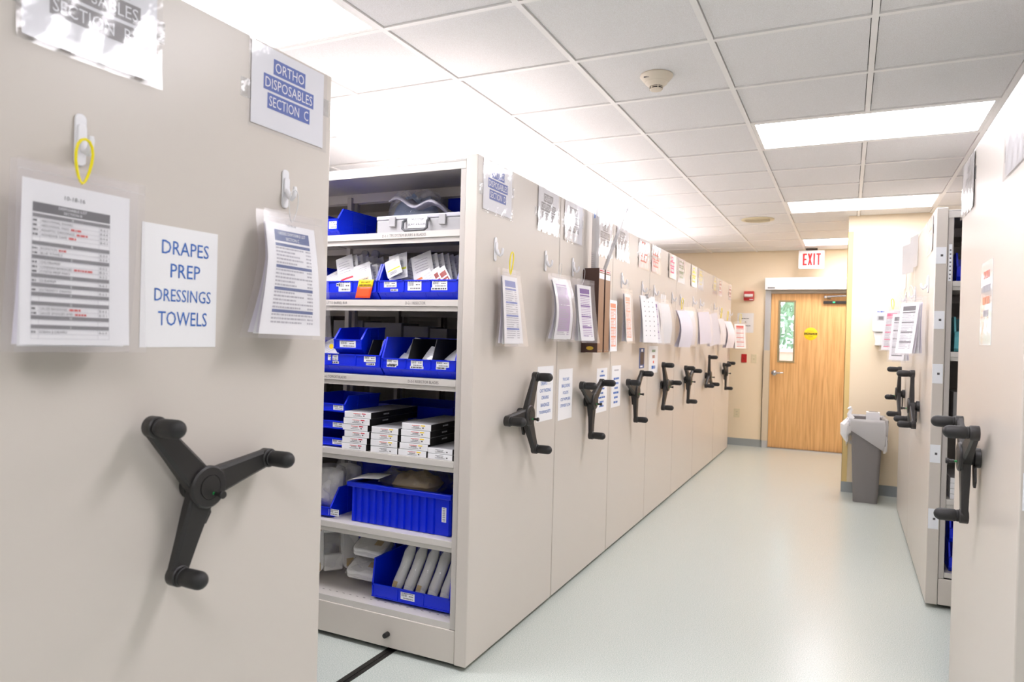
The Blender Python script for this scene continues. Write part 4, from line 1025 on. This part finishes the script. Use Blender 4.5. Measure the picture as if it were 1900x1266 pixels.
def pouch(label, x, y, z, w_, h_, tilt, roll, rz, style, group, th=.006, curl=.012, proto={}):
    """sealed flat packet: puffed front and back, printed front; leans back by tilt, turned by roll in its own plane"""
    key = (style, w_, h_, th, curl); rot = (Matrix.Rotation(RAD(rz), 4, 'Z') @ Matrix.Rotation(RAD(-tilt), 4, 'X') @ Matrix.Rotation(RAD(roll), 4, 'Y')).to_euler()
    if key in proto:
        r = dup(proto[key], label, (x, y, z), group); r.rotation_euler = rot; return r
    t = thing('sterile_pouch', label, 'pouch', (x, y, z), rot=rot, group=group)
    q = MB(); NX, NZ = 6, 10
    def surf(s):
        return lambda X, Z: (X, s*th*max(0, math.sin(PI*min(max((X+w_/2)/w_, 0), 1)))*max(0, math.sin(PI*min(max(Z/h_, 0), 1)))+curl*(Z/h_)**2, Z)
    fr, bk = surf(-1), surf(1)
    body = 'pouch_film' if style in ('film', 'grey', 'carddark') else 'pouch_paper'
    q.patch(-w_/2, w_/2, 0, h_, fr, 0, body, NX, NZ); q.patch(-w_/2, w_/2, 0, h_, bk, -.0004, 'pouch_film', NX, NZ)
    q.build('packet', t)
    rn = random.Random(hash(style) % 1000 if False else sum(map(ord, style)))
    q = MB(); n = 0
    if style in ('crimson', 'orange', 'tan', 'yellow'):
        m = {'crimson': 'print_crimson', 'orange': 'print_orange', 'tan': 'print_tan', 'yellow': 'print_yellow'}[style]
        if style == 'tan': q.patch(-w_*.34, w_*.34, h_*.1, h_*.48, fr, .0006, m, 4, 5); q.scribble(-w_*.3, w_*.3, h_*.4, h_*.03, 'ink_dark', fr, .0012, rn); q.scribble(-w_*.25, w_*.25, h_*.28, h_*.035, 'ink_dark', fr, .0012, rn)
        elif style == 'yellow': q.patch(-w_*.4, w_*.45, h_*.32, h_*.40, fr, .0006, m, 4, 2)
        else: q.patch(-w_*.36, w_*.4, h_*.36, h_*.41, fr, .0006, m, 4, 1)
        for k in range(5): q.scribble(-w_*.34, w_*.3, h_*(.55+.07*k), h_*.018, 'ink_faint', fr, .0008, rn)
        for k in range(3): q.scribble(-w_*.3, w_*.2, h_*(.12+.06*k), h_*.02, 'ink_dark', fr, .0014, rn)
    elif style == 'redcard':
        q.patch(-w_*.42, w_*.42, h_*.1, h_*.9, fr, .0006, 'label_white', 4, 5); q.patch(-w_*.36, w_*.36, h_*.3, h_*.52, fr, .001, 'dark_red', 4, 3); q.patch(-w_*.36, w_*.36, h_*.58, h_*.8, fr, .001, 'dark_red', 4, 3); q.scribble(-w_*.3, w_*.3, h_*.38, h_*.05, 'label_white', fr, .0014, rn)
    elif style == 'carddark': q.patch(-w_*.45, w_*.45, h_*.03, h_*.97, fr, .0006, 'dark_divider', 4, 5)
    else:
        for k in range(6): q.scribble(-w_*.36, w_*.36, h_*(.3+.1*k), h_*.02, 'ink_faint', fr, .0008, rn)
    q.build('print', t)
    proto[key] = t
    return t

clear_bag('grey plastic bag bulging over the grey case on the top shelf', (-1.96, 2.955, zz+.0905), (.17, .033, .10), None, 3, ins=(('wrap_bluegrey', .8),))
clear_bag('small blue-grey bag on the right of the grey case', (-1.58, 2.87, zz+.0885), (.042, .08, .05), None, 5, ins=(('wrap_bluegrey', .8),))
t = thing('wrapped_pack', 'crumpled pale pack lying on top of the grey case', 'pack', (-1.815, 2.775, zz+.088), RAD(-10))
q = MB()
def wr(X, Z): return (X, 0, 0)
vs = []; NX, NY = 12, 8
for j in range(NY+1):
    for i in range(NX+1):
        u, v_ = i/NX, j/NY; vs.append((-.15+.30*u, .16*v_-.06, .036+.075*(1-u)*(.6+.4*v_)+.018*math.sin(u*9+v_*3)+.01*math.sin(v_*7)))
q.add(vs, [(j*(NX+1)+i, j*(NX+1)+i+1, (j+1)*(NX+1)+i+1, (j+1)*(NX+1)+i) for j in range(NY) for i in range(NX)], 'wrap_grey'); q.build('wrap', t, solid=.006)

# --- second shelf: two divided bins of packets
zz = SH[4]+.0006
C3 = lambda w_, zc: [(-w_/3, zc, .075, .034), (-.01, zc-.006, .07, .046), (w_/3-.005, zc-.003, .085, .036)]
binL2 = storage_bin('storage_bin', 'left blue bin of packets on the second shelf, with the orange tag', -2.36, -1.945, 2.628, zz, .38, .165, .035, .088, divs=3, cards=[(.075-.05, .062, .068, .05), (.117-.13, .07, .02, .014), (.12, .064, .03, .034)])
binR2 = storage_bin('storage_bin', 'right blue bin of packets on the second shelf', -1.937, -1.518, 2.628, zz, .38, .165, .035, .088, divs=3, cards=[(-.142, .071, .068, .03), (-.12, .043, .04, .01), (-.012, .064, .072, .046), (.118, .069, .076, .03), (.116, .048, .082, .012)])
t = thing('reorder_tag', 'yellow and orange DO NOT REORDER tag on the left bin of packets', 'tag', (-2.0, 2.6245, zz+.088))
q = MB(); ft = lambda x, z: (x+.10*z*-.3*0-(.02*(-z)/.1), -.004-.012*max(0, -z-.04), z*.88)
q.patch(-.042, .042, -.034, .004, ft, 0, 'yellow_tag', 4, 3); q.patch(-.042, .042, -.092, -.034, ft, 0, 'orange_tag', 4, 4)
q.text('DO NOT', 0, -.014, .010, 'ink_black', ft, width=.05); q.text('REORDER', 0, -.029, .010, 'ink_black', ft, width=.064); q.build('card', t, solid=.0006)
rn = random.Random(21)
G2 = 'packets in the second-shelf bins'
zb = zz+.012
pouch('white packet with a crimson stripe at the front of the left second-shelf bin', -2.130, 2.664, zb+.02, .088, .20, 14, -20, 8, 'crimson', G2)
for k in range(6):
    pouch('white packets ranked behind the crimson-striped one', -2.122+.010*k, 2.686+.030*k, zb+.02+.004*(k % 2), .088, .20, 14+rn.uniform(-1, 1), -19+rn.uniform(-2, 2), 8, 'plain', G2)
pouch('packet with a tan printed block at the front of the left second-shelf bin', -2.028, 2.654, zb+.026, .088, .15, 14, -20, 8, 'tan', G2)
for k in range(5):
    pouch('short white packets ranked behind the tan-printed one', -2.024+.008*k, 2.672+.03*k, zb+.018, .085, .155, 14+rn.uniform(-1, 1), -20+rn.uniform(-2, 2), 8, 'plainshort', G2)
for k in range(4):
    pouch('small white packets heaped at the left edge of the second shelf', -2.215-.005*k, 2.67+.03*k, zb+.034, .09, .12, 25, -28+rn.uniform(-3, 3), 6, 'plainsmall', G2)
pouch('tall grey packet sticking up at the back of the left second-shelf bin', -2.03, 2.955, zb+.06, .09, .19, 4, -28, 0, 'grey', G2)
for k, (lab, x, m) in enumerate((('tall clear blister strip at the left edge of the second shelf', -2.30, 'film'), ('pale rounded blister strip near the left edge of the second shelf', -2.235, 'grey'))):
    t = thing('blister_strip', lab, 'blister pack', (x, 2.93, zb+.03), rot=(RAD(-3), RAD(12), 0)); q = MB(); q.rbox((-.022, -.008, 0), (.022, .008, .235), .018, 'tube_film' if m == 'film' else 'case_lid', 1, 6); q.build('tray', t, bevel=.003)
    q = MB(); q.rbox((-.016, -.0098, .02), (.016, -.0082, .215), .012, 'wrap_grey', 1, 5); q.build('backing', t)
pouch('white packet with a yellow stripe at the left of the right second-shelf bin', -1.858, 2.672, zb+.085, .095, .13, 14, -14, 4, 'yellow', G2)
pouch('low white packet with a yellow stripe leaning over the front of the right bin', -1.860, 2.648, zb+.100, .08, .085, 6, -24, 2, 'yellow', G2, th=.004)
pouch('white packet leaning right behind the yellow-striped ones', -1.855, 2.715, zb+.03, .085, .165, 12, 16, 4, 'plain', G2)
for k in range(3): pouch('packets standing upright behind the yellow-striped ones', -1.83+.004*k, 2.75+.035*k, zb+.02, .08, .17, 10, 6-4*k, 4, 'plainshort', G2)
pouch('grey packet at the back between the two packet groups', -1.83, 2.90, zb+.05, .09, .18, 6, -8, 4, 'grey', G2)
pouch('large packet with an orange stripe in the right second-shelf bin', -1.712, 2.690, zb+.022, .105, .205, 12, -21, 4, 'orange', G2, curl=.02)
for k in range(9):
    pouch('white packets ranked behind the orange-striped one', -1.690+.0135*k, 2.716+.026*k, zb+.022, .095, .195, 12+rn.uniform(-1, 1), -20+rn.uniform(-2, 2), 4, 'rank', G2)
for k in range(3): pouch('white-edged cards left of the red cards', -1.652+.012*k, 2.663+.008*k, zb+.018, .05, .135, 12, -34, 4, 'plainsmall2', G2, th=.002)
pouch('left one of the two red cards in the right second-shelf bin', -1.597, 2.652, zb+.034, .045, .125, 12, -36, 2, 'redcard', G2, th=.002)
pouch('right one of the two red cards in the right second-shelf bin', -1.562, 2.642, zb+.036, .043, .125, 12, -36, 2, 'redcard', G2, th=.002)

# --- third shelf: two bins with black dividers, a small bin on top
zz = SH[3]+.0006; zb = zz+.012
storage_bin('storage_bin', 'left blue bin on the third shelf, under the small bin', -2.33, -1.9155, 2.628, zz, .38, .165, .038, .092, divs=3, cards=[(-.093+.03, .074, .06, .03), (-.05, .05, .045, .011), (.15, .074, .066, .03), (.155, .05, .05, .011)], dividers=(.128,))
storage_bin('storage_bin', 'right blue bin on the third shelf, with black dividers', -1.9065, -1.518, 2.628, zz, .38, .175, .036, .082, divs=3, cards=[(-.135, .064, .06, .03), (-.14, .047, .052, .011), (-.005, .064, .062, .03), (-.005, .045, .07, .011), (.128, .066, .064, .03), (.12, .047, .05, .011)], dividers=(-.062, .064))
storage_bin('storage_bin', 'small blue bin with a yellow dot tilted on top of the third-shelf bin', -2.168, -2.022, 2.622, zz+.093, .22, .115, .025, .068, slant=.05, under=.025, divs=1, cards=[(.0, .046, .085, .032)], rz=RAD(7), tilt=3)
t = thing('yellow_dot', 'round yellow dot sticker hanging at the small tilted bin', 'sticker', (-2.180, 2.606, zz+.125)); q = MB(); q.lathe([(.012, 0), (.012, .0008)], (0, -.0005, 0), (0, -1, 0), 'yellow_tag', 24); q.build('disc', t)
G3 = 'packets in the third-shelf bins'
pouch('clear packet at the left of the right third-shelf bin', -1.850, 2.74, zb+.03, .08, .15, 25, 10, -6, 'film', G3, th=.012)
pouch('low clear packet under the one at the left of the right third-shelf bin', -1.845, 2.665, zb+.02, .085, .10, 40, 8, -6, 'film', G3, th=.01)
pouch('clear packet between the black dividers', -1.722, 2.675, zb+.022, .07, .125, 30, 12, -8, 'film', G3, th=.01)
pouch('upper clear packet right of the black dividers', -1.590, 2.70, zb+.065, .08, .10, 50, 10, -8, 'film', G3, th=.008)
pouch('lower clear packet right of the black dividers', -1.592, 2.682, zb+.034, .075, .095, 50, 10, -8, 'film', G3, th=.008)
pouch('white packet curling out of the left third-shelf bin', -2.235, 2.676, zb+.06, .08, .12, 30, -28, 0, 'plainsmall', G3)
pouch('clear packet lying low behind the small tilted bin', -1.955, 2.84, zb+.02, .05, .10, 20, 6, 0, 'film', G3, th=.008)
pouch('dark-backed packet standing between the small bin and the right bin', -1.952, 2.70, zb+.008, .055, .14, 8, 0, 0, 'carddark', G3, th=.006)
def carton(name, label, cat, x0, x1, y0, y1, z0, z1, m, group=None, front=None):
    t = thing(name, label, cat, ((x0+x1)/2, y0, z0), 0, group); q = MB(); q.box((-(x1-x0)/2, 0, .0004), ((x1-x0)/2, y1-y0, z1-z0), m); q.build('box', t, bevel=.003); return t
for k, (x0, x1, z1, lab) in enumerate(((-2.60, -2.40, .26, 'leftmost grey carton at the back of the third shelf'), (-2.395, -2.15, .25, 'second grey carton at the back of the third shelf'), (-2.145, -1.99, .235, 'third grey carton at the back of the third shelf'), (-1.985, -1.88, .225, 'rightmost grey carton at the back of the third shelf'))):
    carton('back_carton', lab, 'carton', x0, x1, 3.12+.01*k, 3.30, zz, zz+z1, 'glove_grey', 'cartons at the back of the third shelf')
clear_bag('crumpled clear bag at the back right of the third shelf', (-1.70, 3.23, zz+.001), (.15, .12, .11), None, 9, ins=(('wrap_grey', .75),))

# --- fourth shelf: stacked small bins, stacked white boxes
zz = SH[2]+.0006
for k, lab in enumerate(('lowest of the three stacked small blue bins', 'middle one of the three stacked small blue bins', 'topmost of the three stacked small blue bins')):
    storage_bin('storage_bin', lab, -2.34, -2.115, 2.635, zz+.0808*k, .27, .0775, .008, .042, slant=.028, under=.012, divs=1, cards=[(.075, .025, .06, .025)])
def white_box(label, x0, w_, yf, z, h_, dep, style, rz, proto={}):
    key = (round(w_, 3), round(h_, 4), round(dep, 3), style)
    loc = (x0+w_/2, yf, z)
    if key in proto: return dup(proto[key], label, loc, 'white boxes on the fourth shelf', RAD(rz))
    t = thing('white_box', label, 'box', loc, RAD(rz), 'white boxes on the fourth shelf')
    q = MB(); a = -w_/2
    q.box((a, 0, .0003), (-a-.0012, dep, h_-.0012), 'carton_white'); q.build('carton', t, bevel=.0012)
    q = MB(); q.box((a+.001, .0014, h_-.0012), (-a-.001, dep-.001, h_-.0002), 'carton_top'); q.build('top_panel', t, label='grey top')
    q = MB(); q.box((-a-.0012, .001, .0008), (-a-.0002, dep-.001, h_-.001), 'carton_side'); fs = lambda x, z_: (-a, x, z_)
    for k in range(4): q.add([(-a, .10+k*.012, h_*.4), (-a, .109+k*.012, h_*.4), (-a, .109+k*.012, h_*.62), (-a, .10+k*.012, h_*.62)], [(0, 1, 2, 3)], 'frame_grey')
    q.build('side_panel', t, label='black side')
    q = MB(); f = lambda x, z_: (x, -.0003, z_); rn = random.Random(len(style)+7)
    col = {'red': 'print_crimson', 'yel': 'print_yellow', 'blk': 'ink_dark'}[style]; c0 = -.005
    if style != 'blk': q.patch(c0+.028, c0+.050, h_*.64, h_*.80, f, .0002, 'yellow_tag' if style == 'yel' else col)
    q.scribble(c0-.018, c0+.022, h_*.66, h_*.09, 'ink_red' if style != 'blk' else 'ink_dark', f, .0002, rn); q.scribble(c0-.01, c0+.02, h_*.44, h_*.10, 'ink_dark', f, .0002, rn); q.scribble(c0-.02, c0+.03, h_*.24, h_*.08, 'ink_grey', f, .0002, rn); q.patch(c0+.036, c0+.043, h_*.30, h_*.50, f, .0002, 'ink_dark')
    q.build('print', t); proto[key] = t; return t
ordw = ('lowest', 'second from the bottom', 'third from the bottom', 'fourth from the bottom', 'fifth from the bottom', 'topmost')
offA = [(-2.112, 2.612), (-2.110, 2.613), (-2.098, 2.613), (-2.108, 2.613), (-2.103, 2.612), (-2.098, 2.613)]
for k in range(6):
    x, y = offA[k]; white_box('white box with a red mark in the left stack, '+ordw[k], x, .142+.006*(k > 3), y, zz+k*.0295, .029, .33 if k < 4 else .40, 'red', -1.5+k*.6)
for k in range(4):
    white_box('white box in the low middle stack, '+(ordw[k] if k < 3 else 'topmost'), -1.947+(.004 if k == 3 else 0), .146, 2.613-.001*(k % 2), zz+k*.0295, .029, .36, 'yel' if k else 'blk', .4)
for k in range(5):
    white_box('white box with a yellow mark in the tall right stack, '+(ordw[k] if k < 4 else 'topmost'), (-1.796, -1.789, -1.783, -1.783, -1.779)[k], .148 if k < 2 else .152, 2.613, zz+k*.0295, .029, .36, 'yel', (0, .4, .2, .6, .3)[k])
for k in range(2):
    white_box('white box at the right post, %s of the pair' % ('lower' if k == 0 else 'upper'), -1.640, .125, 2.611, zz+k*.0250, .0245, .34, 'blk', 0)
storage_bin('storage_bin', 'blue bin with its back turned, behind the white boxes', -2.28, -1.80, 3.10, zz, .36, .17, lip0=.02, lip1=.165, slant=.003, under=.006, divs=2)
storage_bin('storage_bin', 'tall blue tote behind the right stack of white boxes', -1.78, -1.56, 3.08, zz, .38, .27, lip0=.02, lip1=.262, slant=.003, under=.006, divs=1)

# --- fifth shelf: bin of white bags, fluted tote
zz = SH[1]+.0006
storage_bin('storage_bin', 'blue bin of white bags at the left end of the fifth shelf', -2.415, -2.195, 2.648, zz, .36, .135, .012, .05, slant=.06, under=.02, divs=1, cards=[(.13, .03, .06, .03)])
for k in range(2):
    t = thing('white_pack', ('front', 'rear')[k]+' white soft pack in the blue bin at the left of the fifth shelf', 'pack', (-2.305, 2.743+.136*k, zz+.012), rot=(RAD(-12), 0, 0), group='white packs in the left fifth-shelf bin')
    q = MB(); lump(q, (0, 0, .105), (.085, .042, .10), 'foam_white', 30+k, 20, 14, .25, False, 1); q.build('pad', t); q = MB(); lump(q, (0, 0, .115), (.092, .046, .112), 'bag_film', 50+k, 20, 14, .35, False, 1); q.build('film', t)
t = thing('fluted_tote', 'large fluted blue tote on the fifth shelf', 'tote', (-1.815, 2.665, zz))
q = MB(); W2, D2, H2 = .268, .40, .185; T = .004
q.box((-W2, .0, .0006), (W2, D2, .005), 'blue_plastic')
for a, c in (((-W2, 0, .005), (W2, T, H2)), ((-W2, D2-T, .005), (W2, D2, H2)), ((-W2, T, .005), (-W2+T, D2-T, H2)), ((W2-T, T, .005), (W2, D2-T, H2))): q.box(a, c, 'blue_plastic')
n = 14
for k in range(n):
    xx = -W2+.012+(2*W2-.024)*k/(n-1)
    if k in (12,): continue
    q.prism([(xx-.010, 0, .004), (xx-.006, -.009, .004), (xx+.006, -.009, .004), (xx+.010, 0, .004)], (0, 0, H2-.012), 'blue_plastic')
for k in range(9):
    yy = .03+k*.042; q.prism([(W2, yy-.01, .004), (W2+.006, yy-.006, .004), (W2+.006, yy+.006, .004), (W2, yy+.01, .004)], (0, 0, H2-.012), 'blue_plastic')
q.build('body', t, sharp=25)
q = MB(); e = .022
for a, c in (((-W2-e, -e*.8, H2-.022), (W2+.008, T, H2)), ((-W2-e, D2-T, H2-.022), (W2+.008, D2+e*.8, H2)), ((-W2-e, T, H2-.022), (-W2+T, D2-T, H2)), ((W2-T, T, H2-.022), (W2+.008, D2-T, H2))): q.box(a, c, 'blue_plastic')
q.build('rim', t, bevel=.003)
q = MB(); q.box((.222, -.0008, .06), (.246, -.0001, .125), 'label_white'); f = lambda x, z_: (x, -.0008, z_)
for k in range(12): q.patch(.226, .240, .064+k*.005, .0655+k*.005+.001*(k % 2), f, .0002, 'ink_dark')
q.build('card', t)
clear_bag('clear bag of tan foam lying over the top of the fluted tote', (-1.85, 2.865, zz+.135), (.175, .14, .075), None, 12, ins=(('foam_tan', .66),))
clear_bag('clear bag at the right rear of the fluted tote', (-1.615, 2.94, zz+.12), (.055, .09, .085), None, 14, ins=(('wrap_grey', .7),))
t = thing('film_flap', 'white paper flap curling over the fluted tote\'s front rim', 'flap', (-2.03, 2.655, zz+.192)); q = MB()
q.add([(-.06, -.02, .0), (-.03, -.026, .012), (.02, -.018, .02), (.10, .0, .022), (-.04, .06, .016), (-.01, .07, .026), (.04, .08, .03), (.11, .09, .03)], [(0, 1, 5, 4), (1, 2, 6, 5), (2, 3, 7, 6)], 'paper'); q.build('leaf', t, solid=.0008)
storage_bin('storage_bin', 'blue bin behind the fluted tote on the fifth shelf', -2.41, -1.9, 3.12, zz, .34, .2, lip0=.02, lip1=.195, slant=.003, under=.006, divs=2)
clear_bag('grey clear bag at the upper left back of the fifth shelf', (-2.22, 3.27, zz+.2025), (.16, .10, .045), None, 17, ins=(('wrap_grey', .7),))

# --- bottom shelf: foam pads in clear bags, open blue bin
zz = SH[0]+.0006
storage_bin('storage_bin', 'open blue bin of rolled white pads on the bottom shelf', -1.960, -1.542, 2.672, zz, .36, .185, .016, .073, slant=.012, under=.02, divs=3, cards=[(-.013, .045, .075, .033)], tilt=0)
for k in range(5):
    t = thing('padded_roll', 'white padded rolls in clear wrap standing in the open blue bin', 'pad', (-1.872+.0635*k, 2.718+.003*k, zz+.018), rot=(RAD(-26), RAD(8), 0), group='rolls in the bottom blue bin')
    q = MB(); q.tube([(0, 0, .004), (.002, -.004, .06), (-.001, .006, .13), (.001, .0, .20), (0, .004, .245)], [.020, .0265, .0245, .0262, .014], 'foam_white', 14); q.build('roll', t)
    q = MB(); q.tube([(0, 0, .0), (.002, -.003, .06), (-.001, .006, .13), (.001, .0, .21), (.001, .006, .285)], [.016, .0285, .0268, .0284, .024], 'bag_film', 14); q.build('wrap', t)
    if k in (0, 2): q = MB(); q.box((-.010, -.0318, .035), (.012, -.0312, .06), 'foam_tan'); q.build('tape_square', t, label='tan tape square')
def foam_pad(label, x, y, z, w_, h_, th, rot, hole=False):
    t = thing('foam_pad', label, 'foam pad', (x, y, z), rot=rot, group='foam pads in clear bags'); q = MB()
    if hole:
        q.rbox((-w_/2, 0, 0), (-w_*.18, th, h_), .03, 'foam_white', 1); q.rbox((w_*.18, 0, 0), (w_/2, th, h_), .03, 'foam_white', 1); q.box((-w_*.18, .001, 0), (w_*.18, th-.001, h_*.3), 'foam_white'); q.box((-w_*.18, .001, h_*.72), (w_*.18, th-.001, h_-.004), 'foam_white')
    else: q.rbox((-w_/2, 0, 0), (w_/2, th, h_), .025, 'foam_white', 1)
    q.build('foam', t, bevel=.006)
    sq = [(-.32, .10), (.32, .12), (-.3, .84), (.3, .86)] if hole else [(.2, .5)]
    for (u, v_) in sq:
        q = MB(); q.box((w_*u-.018, -.002, h_*v_-.02), (w_*u+.018, -.0002, h_*v_+.02), 'foam_tan'); q.build('tape_square', t, label='tan tape square')
    q = MB(); lump(q, (0, th/2, h_/2+.004), (w_*.62, th*.6+.003, h_*.58), 'bag_film', int(abs(x)*1000), 26, 18, .3, False, 1); q.build('film', t)
foam_pad('standing white foam pad with a hole, at the left of the bottom shelf', -2.31, 2.82, zz+.030, .26, .26, .05, (RAD(-8), 0, RAD(52)), True)
foam_pad('lower white foam pad in a clear bag beside the open blue bin', -2.085, 2.74, zz+.078, .16, .15, .04, (RAD(-74), RAD(5), RAD(12)))
foam_pad('upper white foam pad in a clear bag beside the open blue bin', -2.075, 2.775, zz+.178, .16, .15, .04, (RAD(-74), RAD(5), RAD(12)))
foam_pad('white foam pad at the back, above the open blue bin\'s left corner', -1.93, 3.10, zz+.02, .2, .22, .035, (RAD(-14), 0, 0))
carton('red_carton', 'dark red carton at the back of the bottom shelf', 'carton', -2.10, -1.66, 3.27, 3.48, zz, zz+.24, 'dark_red')
storage_bin('storage_bin', 'dark blue bin at the back left of the bottom shelf', -2.41, -2.14, 3.115, zz, .36, .24, lip0=.02, lip1=.235, slant=.003, under=.006, divs=1)

# --- shelves of the labelled right unit
zz = SHR[4]+.0006
storage_bin('storage_bin', 'pale blue bin on the top shelf of the right unit', .53, .84, 4.53, zz, .36, .16, divs=2, m='blue_plastic')
t = thing('wrapped_pack', 'blue wrapped pack with tan tape on the right unit\'s top shelf', 'pack', (.672, 4.66, zz+.06)); q = MB(); lump(q, (0, 0, .05), (.1, .09, .085), 'wrap_bluegrey', 4, 18, 12, .2); q.build('wrap', t); q = MB(); q.box((-.07, -.092, .04), (.05, -.0885, .055), 'foam_tan'); q.build('tape_band', t)
zz = SHR[3]+.0006
storage_bin('storage_bin', 'teal bin on the second shelf of the right unit', .525, .80, 4.50, zz, .34, .19, lip0=.02, lip1=.11, slant=.03, under=.02, divs=1, m='teal_plastic', group='bins on the right unit')
t = thing('wrapped_pack', 'blue wrapped pack inside the teal bin', 'pack', (.662, 4.66, zz+.01)); q = MB(); lump(q, (0, 0, .075), (.1, .09, .1), 'wrap_bluegrey', 8, 18, 12, .2); q.build('wrap', t)
zz = SHR[2]+.0006
carton('back_carton', 'grey carton on the third shelf of the right unit', 'carton', .53, .80, 4.52, 4.85, zz, zz+.16, 'box_grey')
zz = SHR[1]+.0006
for k in range(4):
    white_box('dark-marked flat box in the stack on the right unit, '+('lowest', 'second from the bottom', 'third from the bottom', 'topmost')[k], .525, .142, 4.50, zz+k*.0295, .029, .33, 'red', 0)
zz = SHR[0]+.0006
storage_bin('storage_bin', 'lower blue bin of the two stacked at the bottom of the right unit', .53, .86, 4.50, zz, .36, .155, cards=[(-.1, .055, .06, .03)])
storage_bin('storage_bin', 'upper blue bin of the two stacked at the bottom of the right unit', .53, .86, 4.505, zz+.158, .36, .155, cards=[(-.1, .055, .06, .03)])
